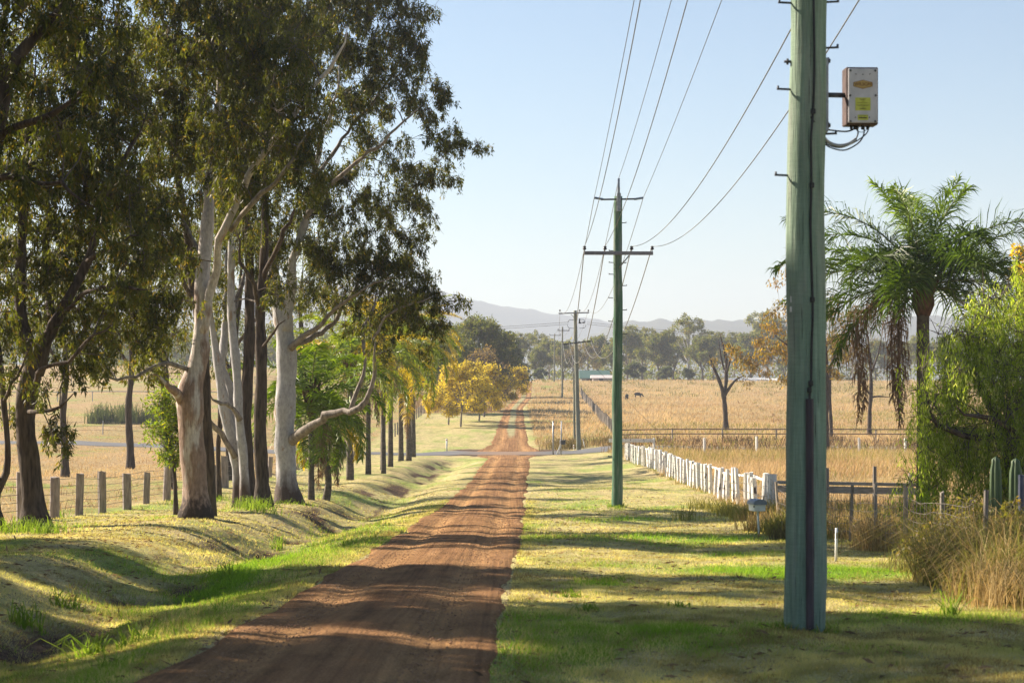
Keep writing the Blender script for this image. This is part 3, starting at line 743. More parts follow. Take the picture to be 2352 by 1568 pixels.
# thin dark saplings behind the clump and trees in the paddock behind the fence
gum("gum_tree", "thin dark sapling in the gap between the mottled gum and the pale trunks", "tree", 71,
    [[(503, 1145, 12), (500, 1050, 11), (506, 960, 9), (500, 850, 7), (495, 740, 5)], [(502, 1000, 6), (515, 940, 5, .5), (520, 880, 4, .8)]],
    [(497, 760, 40), (515, 860, 22), (490, 840, 22)], 'dark', dens=4)
gum("gum_tree", "lopsided yellow green gum in the paddock behind the split post fence", "tree", 84,
    [[(392, 1095, 26), (386, 1000, 22), (380, 900, 19), (372, 810, 16), (355, 720, 12), (335, 630, 7)], [(380, 900, 12), (340, 830, 9, -1), (300, 780, 6, -2)], [(376, 840, 10), (400, 760, 8, 1), (420, 680, 5, 2)]],
    [(330, 640, 60), (380, 720, 60), (300, 740, 46, -1.5), (410, 660, 50, 1), (360, 800, 36), (280, 660, 50), (240, 730, 40, -2), (320, 560, 60), (400, 560, 60), (395, 870, 30), (240, 620, 50), (180, 680, 50), (300, 660, 50), (360, 640, 50), (440, 760, 40), (420, 800, 34), (250, 800, 30), (200, 780, 30), (120, 740, 44), (150, 620, 50), (100, 660, 50), (60, 760, 40), (270, 560, 60), (180, 560, 60), (340, 840, 26), (300, 830, 26), (430, 560, 60), (430, 700, 44)], 'dark', dens=3.4, L=.2, cols=(A((.06, .075, .018)), A((.17, .165, .04)), A((.22, .15, .04))), warm=.25, nl=60)
gum("gum_tree", "olive gum in the left paddock filling the gaps between the clumped trunks", "tree", 92,
    [[(528, 1075, 20), (526, 980, 18), (530, 880, 16), (540, 780, 13), (550, 680, 10), (560, 560, 6)], [(530, 860, 9), (500, 780, 7, 1), (480, 700, 5, 2)], [(538, 800, 9), (590, 730, 7, -1), (630, 660, 5, -1)]],
    [(480, 680, 46), (520, 740, 40), (560, 680, 46), (600, 640, 46), (640, 600, 46), (560, 600, 56), (500, 600, 56), (590, 740, 34), (640, 700, 36), (480, 770, 30), (540, 800, 26), (620, 540, 60), (690, 560, 50), (690, 640, 34), (460, 620, 44)], 'dark', dens=3.4, L=.2, cols=(A((.045, .058, .014)), A((.12, .125, .03)), A((.19, .13, .035))), warm=.15, nl=60)
for u, vb, d, lab, bl in [(150, 1065, 98, "olive gum in the left paddock seen through the forked gum's branches", [(120, 640, 50), (190, 620, 50), (60, 680, 46), (150, 720, 40), (230, 690, 40), (90, 760, 36), (30, 750, 36), (180, 790, 30), (150, 560, 60), (240, 570, 46), (50, 590, 56)]),
                       (300, 1050, 112, "dense olive gum in the left paddock left of the mottled gum", [(300, 620, 46), (240, 660, 40), (360, 650, 44), (300, 720, 44), (410, 700, 36), (250, 740, 36), (350, 770, 36), (300, 800, 28), (410, 780, 28), (330, 560, 46), (200, 720, 30), (420, 620, 40), (450, 690, 30), (260, 800, 30), (360, 830, 26), (210, 780, 26), (410, 840, 22), (300, 850, 18), (230, 840, 16)]),
                       (690, 1040, 120, "olive gum in the left paddock behind the smooth white gum", [(690, 640, 40), (640, 690, 36), (740, 660, 40), (690, 720, 36), (760, 730, 30), (620, 750, 28), (720, 580, 40), (800, 640, 36), (600, 650, 34), (660, 790, 24), (820, 710, 26)])]:
    gum("gum_tree", lab, "tree", d, [[(u, vb, 18), (u - 4, vb - 120, 15), (u + 3, vb - 220, 12), (u, vb - 330, 9), (u + 5, vb - 430, 5)], [(u, vb - 200, 8), (u - 50, vb - 290, 6, -1), (u - 90, vb - 350, 4, -2)], [(u, vb - 230, 8), (u + 50, vb - 310, 6, 1), (u + 90, vb - 380, 4, 2)]], bl, 'dark', dens=3.6, L=.2, cols=(A((.042, .055, .014)), A((.12, .13, .03)), A((.19, .14, .035))), warm=.12, nl=62)
gum("shrub", "bright green bushy shrub against the left side of the mottled gum", "shrub", 57,
    [[(405, 1095, 10), (395, 1040, 8), (380, 980, 6), (372, 920, 4)], [(400, 1070, 6), (420, 1020, 5, .5), (425, 960, 3, 1)]],
    [(370, 960, 34), (395, 1010, 34), (365, 920, 26), (412, 1050, 22), (350, 985, 22), (420, 980, 30), (385, 1045, 22), (400, 910, 30)], 'dark', dens=10, rcl=.4, nl=110, L=.12, cols=(A((.06, .10, .015)), A((.17, .22, .03)), A((.25, .24, .03))), droop=.3, warm=.15, wid=.16)

# trees of the same row standing outside the picture, nearer the camera: they shade the road
shade = []
for k, (src, x, y, rz, sc, lab) in enumerate([(tB, -13.2, 33.5, 2.0, .85, "dark"), (tC, -12.4, 27.5, .9, .85, "m"), (tB, -12.0, 22.0, 4.0, .9, "d"), (tG, -14.5, 17.5, 2.4, .75, "w"), (tC, -11.8, 11, 3.6, .9, "m"), (tB, -15, 6, 5.2, 1.0, "d"), (tG, -20, 29, 1.0, .9, "w"), (tC, -10.4, 23.2, 2.0, .7, "m"), (tB, -9.2, 15.5, 0.4, .75, "d"), (tB, -24, 24, 2.7, 1.0, "d"), (tC, -22, 40, 5.0, 1.0, "m")]):
    c = copy_tree(src); c.location = (x, y, float(H(x, y)) - .05); c.rotation_euler = (0, 0, rz); c.scale = (sc, sc, sc)
    c["label"] = "gum of the roadside row standing just outside the left edge of the picture"
    c["group"] = "gums of the row beyond the left edge"

# ------------------------------------------------------------------ palms
def frond_geo(mb_l, mb_r, L, az, el, bend, n=46, ll=.55, w=.022, col=(A((.05, .10, .012)), A((.12, .20, .02))), droop=.55, twist=0.0, start=.12, org=(0, 0, 0), plum=.35, m=16, path=None):
    t = np.linspace(0, 1, m)
    e = el - bend * t ** 1.35
    d = np.stack([np.cos(e) * math.cos(az), np.cos(e) * math.sin(az), np.sin(e)], -1)
    p = A(org) + np.vstack([[0, 0, 0], np.cumsum(d[:-1] * (L / (m - 1)), axis=0)])
    if path is not None:
        p, _r = resample(A(path), [1] * len(path), .2); k_ = np.linspace(0, len(p) - 1, m); p = A(org) + np.stack([np.interp(k_, np.arange(len(p)), p[:, q]) for q in range(3)], -1); d = unit(np.gradient(p, axis=0))
    mb_r.tube(p, np.linspace(.026, .005, m), 5, 0, cap=False)
    tt = np.repeat(np.linspace(start, .995, n), 2); sd = np.tile([-1, 1], n)
    tt = tt + rng.normal(0, .006, len(tt))
    B = np.stack([np.interp(tt, t, p[:, k]) for k in range(3)], -1)
    T = unit(np.stack([np.interp(tt, t, d[:, k]) for k in range(3)], -1))
    side = unit(np.cross(T, A((0, 0, 1)) + np.zeros_like(T) + A((1e-3, 0, 0)))) * sd[:, None]
    upv = unit(np.cross(side, T)) * sd[:, None]
    a = rng.normal(.25 + twist, plum, len(tt))
    out = unit(side * np.cos(a)[:, None] + upv * np.sin(a)[:, None] + T * (.25 + .55 * tt ** 2)[:, None])
    Lf = ll * (np.clip(np.sin(np.clip(tt * .93 + .09, 0, 1) * math.pi), .25, 1)) ** .6 * (.85 + .3 * rng.random(len(tt)))
    q1 = B + out * (Lf * .5)[:, None]
    out2 = unit(out * (1 - droop) + A((0, 0, -1)) * droop * (.5 + rng.random(len(tt)))[:, None])
    q2 = q1 + out2 * (Lf * .5)[:, None]
    wv = unit(np.cross(out, T + rng.normal(0, .3, T.shape)))
    ww = w * np.ones(len(tt))
    V = np.stack([B - wv * (ww * .5)[:, None], B + wv * (ww * .5)[:, None], q1 + wv * ww[:, None], q1 - wv * ww[:, None], q2], 1)
    N = len(tt); f = rng.random((N, 1)); cc = col[0] * (1 - f) + col[1] * f
    i = np.arange(N)[:, None] * 5
    base = V.reshape(-1, 3)
    mb_l.add(base, np.concatenate([i, i + 1, i + 2, i + 3], 1), 0, True, np.repeat(cc, 5, axis=0))
    mb_l.c.append((np.zeros((0, 3)), np.concatenate([i + 3, i + 2, i + 4], 1) + mb_l.n - N * 5, 0, True, None))
GREENP = (A((.05, .095, .010)), A((.20, .29, .022)))
GREENY = (A((.07, .115, .010)), A((.30, .36, .025)))
YELLP = (A((.24, .22, .015)), A((.62, .42, .02)))
DEADP = (A((.13, .085, .055)), A((.30, .21, .15)))
M['rachis'] = noisy("palm_rachis", (.10, .12, .03), (.2, .2, .06), (1, 1, 1), 5, .6, .1, .005)
M['deadr'] = noisy("dead_rachis", (.12, .08, .05), (.2, .14, .09), (1, 1, 1), 5, .9, .1, .005)
M['boot'] = noisy("palm_boots", (.05, .03, .022), (.16, .085, .05), (1, 1, .25), 12, .9, .6, .02)
def palm(label, base, ht, r, fr, dead=(), group=None, lean=(0, 0), n=46, ll=.55, w=.022, foot=1.25, boots=True, sway=0, droop=.6, plum=.35):
    t = thing("queen_palm", label, "palm", base, group)
    b = A(base); top = b + A((lean[0], lean[1], ht))
    k = np.linspace(0, 1, 22)
    pts = b + np.outer(k, top - b); pts[:, 2] -= .08 * (1 - k)
    pts[:, 0] += sway * np.sin(k * 5.5)
    rad = r * (foot - (foot - .95) * np.minimum(1, k * 3)) * (1 + .03 * np.sin(k * 70))
    MB().tube(pts, rad, 12, 0, rough=.03).build("trunk", M['palmtrunk'], t)
    if boots:
        cb = MB(); cb.tube([top - A((0, 0, .55)), top - A((0, 0, .25)), top + A((0, 0, .25)), top + A((0, 0, .6))], [r * .95, r * 1.7, r * 1.5, r * .6], 10, 0, rough=.1)
        for a in np.linspace(0, 6.28, 14, endpoint=False):
            o = A((math.cos(a), math.sin(a), 0)); z = rng.uniform(-.4, .2)
            cb.tube([top + o * r * .9 + A((0, 0, z)), top + o * r * 2.0 + A((0, 0, z + .45)), top + o * r * 3.2 + A((0, 0, z + .95))], [.07, .05, .03], 5, 0)
        cb.build("crownshaft", M['boot'], t)
    for f in fr:
        L, az, el, bend = f[:4]; c = f[4] if len(f) > 4 else GREENP
        lb = MB(); rb = MB()
        frond_geo(lb, rb, L, az, el, bend, n=n, ll=ll, w=w, col=c, droop=droop, plum=plum, org=top + A((math.cos(az), math.sin(az), 0)) * r * .8 + A((0, 0, .15 + .35 * max(0, math.sin(el)))))
        o = lb.build("frond", M['palm'], t)
        rb.build("stalk", M['rachis'], o)
    for f in dead:
        L, az, out, c = f
        lb = MB(); rb = MB()
        ca, sa = math.cos(az), math.sin(az)
        pth = [(ca * o_, sa * o_, h_) for o_, h_ in ((.1, .1), (out * .5, .12), (out * .92, -.2), (out * 1.02, -.75), (out * 1.0, -L * .6), (out * .98, -L))]
        frond_geo(lb, rb, L, az, .35, 0, n=n, ll=ll * .75, w=w * .9, col=DEADP, droop=.93, org=top - A((0, 0, .2)), plum=.8, path=pth)
        o = lb.build("dead_frond", M['dry'], t); rb.build("stalk", M['deadr'], o)
    return t
# big queen palm on the right behind the pepper tree
bx, by = P(2120, 700, 51)[:2]
bz = float(H(bx, by))
ftop = P(2120, 668, 51)[2] - bz
fr = []
for k in range(5): fr.append((2.75 + rng.uniform(-.2, .2), k * 2.5 + .4, 1.5 - .05 * k, .75 + .1 * k))
for a, e, bd, L in [(3.2, 1.0, 1.5, 3.6), (3.0, .62, 1.35, 3.5), (3.5, .35, 1.25, 3.5), (2.7, .9, 1.7, 3.3), (3.9, .55, 1.6, 3.3), (3.3, .05, 1.35, 3.0), (2.6, .2, 1.5, 3.0), (4.3, .3, 1.5, 3.0),
                    (0.0, .72, 1.15, 3.7), (.2, .42, 1.05, 3.7), (-.3, .9, 1.5, 3.5), (.6, .6, 1.6, 3.3), (-.7, .4, 1.6, 3.2), (-.1, .02, 1.3, 2.7), (.9, .1, 1.5, 2.7), (-1.3, .6, 1.7, 3.0), (1.6, .7, 1.6, 3.0), (-1.9, .3, 1.6, 2.8), (1.9, .2, 1.6, 2.6), (3.1, -.3, 1.1, 2.6), (5.0, .8, 1.6, 3.2), (5.5, .2, 1.4, 3.0), (2.3, .6, 1.5, 3.2)]:
    fr.append((L * 1.12, a + rng.normal(0, .06), e, bd, (A((.022, .048, .008)), A((.10, .16, .016)))))
palm("tall queen palm with a bushy green crown beside the box pole", (bx, by, bz - .1), ftop, .17, fr, dead=[(3.0, 3.1, 1.66, 0), (2.7, 3.25, 1.58, 0), (3.1, 3.4, .66, 0), (2.8, 2.9, .6, 0), (2.5, 3.2, .8, 0)], n=105, ll=.85, w=.018, droop=.45, plum=.65)

# the palm row on the left
def row_fronds(L, n, seed, yellow=0, low=0):
    r = random.Random(seed); o = []
    for k in range(n):
        a = k * 2.4 + r.uniform(-.2, .2); q = k / n
        o.append((L * r.uniform(.85, 1.1), a, 1.25 - 1.35 * q - low * q, 1.2 + .75 * q, YELLP if r.random() < yellow else (GREENY if L > 3.2 else GREENP)))
    return o
PR = "queen palms in a row along the left bank"
row = [  # u_base, v_base, crown v, d, label, fronds, yellow, radius, dead, sway
    (715, 1150, 925, 70, "first palm right of the white gum, dark straight trunk and fronds drooping low", 15, 0, .105, 1, 0, .85),
    (748, 1140, 985, 71.5, "short palm with a kinked pale brown trunk under the low gum limb", 7, .25, .12, 2, .10, .8),
    (804, 1106, 850, 97, "palm with a bottle footed trunk, mid row, fronds hanging to the right", 13, .1, .16, 2, 0, .3),
    (846, 1095, 820, 104, "palm wrapped in a long grey skirt of dead fronds", 12, .15, .13, 5, 0, .3),
    (880, 1082, 800, 110, "straight clean trunked palm just right of the grey skirted palm", 12, .1, .14, 1, 0, .3),
    (897, 1078, 790, 116, "palm with the tallest bare trunk in the middle of the row", 13, .15, .14, 1, 0, .3),
    (881, 1085, 815, 107, "palm half hidden behind its two clean trunked neighbours", 11, .1, .12, 1, 0, .3),
    (921, 1062, 905, 128, "dwarf yellow palm with a swollen foot near the end of the row", 7, .8, .16, 1, 0, .6),
    (939, 1062, 800, 135, "palm carrying pinkish dead fronds, second from the road end of the row", 12, .3, .17, 4, 0, .2),
    (949, 1048, 775, 150, "last palm of the row by the cross road, golden drooping fronds", 14, .5, .17, 2, 0, .4)]
for u, v, vc, d, lab, nf, ye, r, nd, sw, low in row:
    gx, gy = (u - CX) / FOV_PX * d, d
    gz = float(H(gx, gy)); top = P(u, vc, d)[2] - gz
    L = (3.0 if d < 75 else 4.3) * (.62 if nf == 7 else 1)
    palm(lab, (gx, gy, gz), top, r, row_fronds(L, nf + 5, int(u), ye, low), dead=[(min(top * .85, 3.2) * (.8 + .08 * q), q * 1.9 + .3, .42 + .12 * (q % 2), 0) for q in range(nd)], group=PR, n=72, ll=.8, w=.024, droop=.5, sway=sw, boots=nf > 8)

# ------------------------------------------------------------------ right side bushes
PEP = (A((.12, .18, .02)), A((.35, .43, .06)), A((.42, .43, .21)))
def weeping(name, label, cat, d, stems, blobs, dens, rcl, nl, L, cols, **k):
    return gum(name, label, cat, d, stems, blobs, 'dark', dens=dens, rcl=rcl, nl=nl, L=L, cols=cols, **k)
weeping("pepper_tree", "bright green weeping pepper tree crowding the right edge", "tree", 39,
    [[(2310, 1330, 44), (2320, 1200, 40), (2325, 1100, 36), (2310, 1000, 30), (2270, 920, 22), (2230, 850, 14), (2210, 770, 8)], [(2325, 1080, 26), (2350, 960, 22, .5), (2360, 850, 16, 1), (2350, 740, 9, 1.3)], [(2300, 1000, 18), (2230, 990, 14, -.6), (2170, 960, 10, -1), (2130, 900, 6, -1.2)], [(2330, 990, 14, -.4), (2260, 950, 11, -1), (2200, 935, 8, -1.5)]],
    [(2215, 770, 70), (2290, 730, 75), (2350, 700, 60, 1), (2400, 800, 120, 1), (2330, 850, 90), (2240, 860, 80), (2170, 870, 55, -.8), (2150, 950, 50, -.8), (2120, 1020, 36, -.8), (2210, 980, 70, -.5), (2300, 960, 80), (2370, 1000, 90, .5), (2130, 1080, 34, -.3), (2190, 1080, 60), (2150, 1160, 50, .4), (2130, 1240, 46, .6), (2230, 1160, 60, .4), (2300, 1100, 60), (2112, 1180, 26, .5), (2440, 950, 100), (2260, 700, 40), (2140, 1110, 44), (2170, 1010, 50), (2200, 920, 56), (2340, 920, 70), (2110, 960, 24, -.8), (2330, 1070, 60), (2130, 850, 26, -.8), (2380, 640, 50, 1), (2100, 1120, 30), (2150, 1210, 44), (2220, 1230, 50), (2110, 1200, 30, .3), (2290, 1190, 50), (2180, 820, 44), (2260, 800, 50), (2350, 780, 60), (2320, 1040, 50), (2260, 1050, 50), (2200, 1040, 46), (2350, 1090, 50), (2300, 1150, 50), (2350, 1180, 50), (2120, 900, 24, -.6)], 18, .42, 190, .095, PEP, droop=1.7, warm=.22, wid=.085, ysq=1.1, up=.3)
WEED = (A((.07, .07, .02)), A((.20, .18, .05)), A((.24, .16, .07)))
for u, v, dd, lab, bl in [(2200, 1330, 31, "straggly olive brown weed bush below the pepper tree, nearer the mesh fence", [(2150, 1230, 50), (2215, 1190, 50), (2110, 1275, 34), (2190, 1280, 46), (2250, 1240, 40), (2140, 1320, 30)]),
                       (2310, 1330, 29, "straggly olive brown weed bush at the right edge in front of the cacti", [(2300, 1220, 44), (2350, 1190, 50), (2280, 1280, 40), (2340, 1280, 50), (2390, 1240, 50)])]:
    gum("weed_bush", lab, "shrub", dd, [[(u, v, 8), (u - 5, v - 60, 6), (u + 8, v - 120, 4)], [(u, v - 20, 5), (u + 40, v - 90, 4, .3)], [(u, v - 20, 5), (u - 50, v - 80, 4, -.3)]], bl, 'dark', dens=110, rcl=.2, nl=60, L=.09, cols=WEED, droop=.3, wid=.14, warm=.2, ntw=8)
gum("wattle_tree", "golden yellow blossoming tree showing behind the pepper tree at the right edge", "tree", 58,
    [[(2375, 1180, 30), (2372, 950, 24), (2368, 780, 16), (2362, 650, 9)], [(2370, 800, 12), (2345, 720, 9), (2335, 640, 5)]],
    [(2354, 575, 24), (2345, 640, 24), (2352, 690, 26), (2385, 620, 40), (2400, 700, 50)], 'dark', dens=14, rcl=.35, nl=130, L=.13, cols=(A((.50, .34, .02)), A((.75, .56, .05)), A((.22, .17, .06))), droop=.3, warm=.2, wid=.3)

# ------------------------------------------------------------------ trees in the middle and far distance
BG = (A((.085, .10, .035)), A((.19, .19, .07)), A((.23, .18, .085)))
def far_proto(seed, ht, wd, cols, lsize, nclu, nl, bark, bare=0.0, warm=.15, low=.35, rcl=.8, lobes=7, wid=.26, tr=.02, lm='leaf'):
    r = random.Random(seed); nl = int(nl * 1.5)
    tw = MB(); stems = []; bl = []
    tp = A([(0, 0, -.2), (r.uniform(-.2, .2), r.uniform(-.2, .2), ht * .2), (r.uniform(-.5, .5), r.uniform(-.5, .5), ht * .45), (r.uniform(-.6, .6), r.uniform(-.6, .6), ht * .75)])
    stems.append(resample(tp, [ht * tr * 1.3, ht * tr, ht * tr * .7, ht * tr * .3], .6))
    for k in range(lobes):
        a = k * 2.4 + r.uniform(-.4, .4); q = (k + .5) / lobes
        z = ht * (low + (1 - low) * (.25 + .68 * q)); rr = wd * .5 * (.85 if q < .7 else .4) * r.uniform(.5, 1.0)
        c = A((math.cos(a) * rr, math.sin(a) * rr, z)); s = tp[1] + (tp[2] - tp[1]) * r.uniform(.1, 1.0)
        stems.append(resample([s, s + (c - s) * .5 + A((0, 0, -.04 * ht)), c], [ht * tr * .55, ht * tr * .38, ht * tr * .15], .6))
        bl.append((c, ht * r.uniform(.11, .18)))
    bl.append((tp[-1] + A((0, 0, ht * .1)), ht * .15))
    for p, rd in stems: tw.tube(p, rd, 7, 0, cap=False)
    C = np.concatenate([c + unit(rng.normal(0, 1, (nclu, 3))) * (rng.random(nclu) ** .4)[:, None] * R * A((1.15, 1.15, .8)) for c, R in bl])
    rc = rcl * (.7 + .6 * rng.random(len(C)))
    grow(stems, C, tw, None, rc, thick=.012, minr=.022, ntw=3 if not bare else 9)
    lb = MB()
    keep = rng.random(len(C)) >= bare
    crown_leaves(lb, C[keep], rc[keep], nl, lsize, .5, cols, warm, wid)
    return (tw.mesh("trunk", [M[bark], M['twig'], M[bark]]), lb.mesh("crown", [M[lm]]))
def put_tree(pr, name, label, cat, x, y, s, rz, group=None, sz=None):
    t = thing(name, label, cat, (x, y, float(H(x, y)) - .05), group)
    t.rotation_euler = (0, 0, rz); t.scale = (s, s, sz or s)
    for n, me in zip(("trunk", "crown"), pr):
        o = bpy.data.objects.new(n, me); COL.objects.link(o); o.parent = t
    return t
P1 = far_proto(1, 14, 10, BG, .42, 20, 30, 'grey', lobes=9)
P2 = far_proto(2, 12, 10, (A((.065, .085, .028)), A((.16, .17, .055)), A((.22, .17, .07))), .42, 24, 32, 'dark', low=.25, lobes=9)
P3 = far_proto(3, 16, 10, BG, .42, 11, 26, 'pale', low=.42, lobes=9)
P4 = far_proto(4, 10, 9, (A((.15, .12, .09)), A((.24, .18, .12)), A((.28, .2, .1))), .3, 22, 12, 'grey', bare=.45, low=.2)
P5 = far_proto(5, 6, 8, (A((.04, .06, .025)), A((.09, .10, .04)), A((.1, .1, .04))), .45, 26, 34, 'dark', low=.1)
FG = "hazy gums of the far tree line across the paddocks"
far = [  # u, top v, distance, proto, label
    (1196, 768, 436, P1, "rounded hazy gum left of the track's crest"), (1232, 760, 470, P3, "tall wispy gum rising behind the crest of the track"), (1262, 778, 455, P1, "pale blue hazy gum just left of the farthest pole"),
    (1240, 800, 428, P2, "small dark gum at the left foot of the farthest pole"), (1292, 783, 440, P2, "broad olive gum directly behind the two farthest poles"), (1318, 790, 425, P4, "leafless pinkish tree behind the cross arm pole at the junction"), (1350, 786, 428, P4, "bare twiggy tree left of the green shed roof"),
    (1372, 770, 470, P2, "domed dark green gum over the green shed"), (1440, 752, 450, P1, "grey green gum right of the second pole's trunk"), (1408, 790, 436, P2, "low dense gum right behind the shed"), (1475, 757, 462, P1, "broad grey gum third right from the second pole"), (1512, 762, 440, P2, "gum with a white trunk foot over the cattle"),
    (1548, 770, 452, P2, "narrow gum left of the tallest wispy gum"), (1582, 722, 440, P3, "tallest wispy gum with two heads on the far tree line"), (1612, 772, 425, P2, "dark low gum at the tallest gum's right foot"), (1640, 764, 470, P1, "faint gum behind the bare forked tree"), (1688, 766, 500, P1, "pale dome shaped gum left of the white roof line"), (1722, 762, 480, P2, "grey dome shaped gum above the white roof line"),
    (1762, 722, 520, P1, "tall faint gum peeping over the orange gum"), (1800, 770, 480, P2, "gum hidden partly by the box pole's left side"), (1925, 775, 470, P1, "hazy gum between the box pole and the palm skirt"), (1960, 790, 440, P4, "bare grey tree behind the left palm skirt"), (2010, 780, 470, P2, "hazy gum between the two hanging palm skirts"), (2060, 790, 480, P1, "hazy gum behind the palm trunk"), (2110, 775, 470, P1, "faint gum showing right of the palm trunk"), (2170, 770, 480, P2, "faint gum behind the pepper tree top"),
    (1455, 832, 415, P5, "low bush on the skyline left of the cattle"), (1530, 842, 412, P5, "low bush on the skyline right of the cattle"), (1580, 846, 410, P5, "low bush on the skyline under the tallest gum"), (1240, 845, 420, P5, "low bush on the crest beside the track")]
far += [(u, v, d, p, l) for u, v, d, p, l in [
    (30, 772, 470, P1, "hazy tree far behind the thin leaning sapling"), (120, 790, 480, P2, "dark hazy tree far behind the forked gum"), (190, 780, 470, P1, "hazy tree across the left paddock right of the forked gum"), (250, 800, 490, P2, "low hazy tree across the left paddock above the pipe fence"), (300, 785, 470, P1, "hazy tree across the left paddock behind the yellow green gum"), (420, 780, 480, P2, "dark hazy tree behind the mottled gum's burl"), (500, 790, 470, P2, "hazy tree between the mottled gum and the pale trunks"),
    (622, 780, 470, P2, "dark hazy tree left of the white gum's trunk"), (700, 772, 475, P1, "dark hazy tree just right of the white gum's trunk"), (750, 765, 480, P2, "dark hazy tree over the first palm"), (800, 770, 470, P1, "dark hazy tree behind the middle palms"), (850, 760, 480, P2, "dark hazy tree behind the grey skirted palm"), (905, 770, 470, P1, "dark hazy tree behind the tallest palms"), (960, 776, 460, P2, "dark hazy tree behind the last palm")]]
for u, v, d, pr, l in far:
    x = (u - CX) / FOV_PX * d; z0 = float(H(x, d)); ht = P(u, v, d)[2] - z0
    full = {id(P1): 14.0, id(P2): 12.4, id(P3): 16.2, id(P4): 10.2, id(P5): 6.2}[id(pr)]
    s = ht / full
    put_tree(pr, "distant_tree", l, "tree", x, d, max(s, .5) if pr is not P5 else s, rng.uniform(0, 6.28), FG, None)
und = MB(); n = 420
ux = rng.uniform(-150, 150, n); ux = np.where((ux > -5) & (ux < 8) & (rng.random(n) < .6), ux + 25, ux); uy = rng.uniform(468, 540, n)
uh = rng.uniform(.8, 6.5, n) * (.5 + vnoise(ux * .06, ux * 0, 77))
UC = np.stack([ux, uy, H(ux, uy) + uh], -1)
n2 = 420; vx = rng.uniform(-130, -16, n2); vy = rng.uniform(450, 500, n2); vz = rng.uniform(.8, 11, n2) * (.45 + .7 * vnoise(vx * .09, vx * 0, 79)); UC = np.concatenate([UC, np.stack([vx, vy, H(vx, vy) + vz], -1)]); n += n2
crown_leaves(und, UC, 2.0 + rng.random(n) * 1.6, 60, .75, .3, (A((.06, .075, .03)), A((.13, .14, .06)), A((.18, .15, .08))), .2, .3)
tag(und.build("far_woods", M['leaf']), kind='stuff')
# left of the track: green gums and golden trees
GR = far_proto(11, 13, 11, (A((.06, .08, .018)), A((.155, .165, .04)), A((.2, .16, .05))), .30, 34, 46, 'grey', low=.12, lobes=10, rcl=.75)
GD = far_proto(12, 10, 9, (A((.03, .045, .012)), A((.07, .085, .02)), A((.1, .1, .03))), .32, 34, 46, 'dark', low=.1, lobes=9, rcl=.75)
YE = far_proto(13, 7, 8.5, (A((.46, .36, .03)), A((.72, .60, .09)), A((.36, .33, .10))), .17, 30, 30, 'grey', bare=.2, low=.0, lobes=15, rcl=.5, wid=.34, warm=.12, tr=.014, lm='bloom')
YB = far_proto(14, 7, 7, (A((.2, .15, .09)), A((.36, .25, .08)), A((.25, .17, .1))), .15, 30, 14, 'grey', bare=.5, low=.1, lobes=10, rcl=.5, wid=.3, tr=.014, lm='bloom')
for u, v, d, pr, fu, nm, l in [(1098, 722, 258, GR, 13.2, "gum_tree", "tall leafy green gum behind the golden trees"), (1040, 742, 262, GR, 13.2, "gum_tree", "olive gum left of the tall leafy gum, above the last palm"), (985, 770, 250, GR, 13.2, "gum_tree", "olive gum mostly hidden behind the last palm"), (1138, 762, 300, GD, 10.2, "gum_tree", "dark green tree at the right end of the golden trees"), (1164, 790, 330, GD, 10.2, "gum_tree", "dark green tree nearest the crest of the track on its left"),
                           (1058, 828, 208, YE, 7.1, "golden_tree", "broad golden leaved tree nearest the cross road"), (1100, 835, 222, YE, 7.1, "golden_tree", "golden tree in the middle of its group, leaning on its neighbour"), (1136, 808, 262, YE, 7.1, "golden_tree", "golden tree beside the dark green tree along the track"), (1112, 796, 240, YB, 7.1, "golden_tree", "sparse half bare golden tree behind the bright ones"), (1030, 850, 214, YB, 7.1, "golden_tree", "low thin golden tree behind the last palm's fronds")]:
    x = (u - CX) / FOV_PX * d; s = (P(u, v, d)[2] - float(H(x, d))) / fu
    put_tree(pr, nm, l, "tree", x, d, s, rng.uniform(0, 6.28))
# trees standing in the right paddock
OR = (A((.13, .10, .03)), A((.24, .16, .05)), A((.30, .17, .06)))
gum("gum_tree", "orange brown gum behind the box pole spreading out to its left", "tree", 146,
    [[(1898, 1036, 15), (1897, 960, 13), (1899, 880, 12), (1895, 800, 9), (1880, 720, 7), (1860, 650, 4)], [(1897, 920, 8), (1870, 860, 7, -1), (1830, 810, 6, -2), (1780, 770, 4, -2)], [(1898, 860, 8), (1925, 800, 7, 1), (1950, 730, 5, 2)], [(1897, 830, 6), (1850, 760, 5, 1), (1800, 720, 4, 2)]],
    [(1800, 640, 28), (1850, 650, 40), (1790, 720, 34), (1760, 750, 28), (1740, 775, 24), (1840, 740, 50), (1780, 800, 46), (1720, 830, 34), (1690, 800, 24), (1840, 830, 46), (1900, 720, 50), (1940, 790, 40), (1900, 800, 34), (1750, 850, 24), (1800, 870, 22), (1925, 850, 24), (1960, 720, 30)], 'dark', dens=2.6, rcl=.7, nl=48, L=.27, cols=OR, warm=.3, wid=.17)
gum("dead_tree", "bare forked tree with blackened trunk standing alone in the dry paddock", "tree", 197,
    [[(1667, 980, 12), (1666, 950, 11), (1664, 920, 11), (1660, 900, 10), (1650, 870, 8), (1638, 840, 6), (1628, 815, 4)], [(1663, 908, 10), (1668, 870, 8, .4), (1668, 830, 7, .6), (1662, 800, 5, .8), (1654, 765, 3, 1)], [(1668, 860, 6, .4), (1676, 830, 5, .2), (1684, 800, 3, 0), (1678, 785, 2, 0)], [(1664, 910, 8), (1676, 890, 6, -.5), (1690, 872, 5, -1), (1708, 862, 3, -1.4)], [(1664, 850, 5, .6), (1655, 815, 4, .9), (1650, 780, 2, 1)]],
    [(1702, 868, 12, -1.2), (1716, 885, 12, -1.2), (1640, 830, 8)], 'dark', dens=1.2, rcl=.5, nl=26, L=.28, cols=OR, wid=.17)
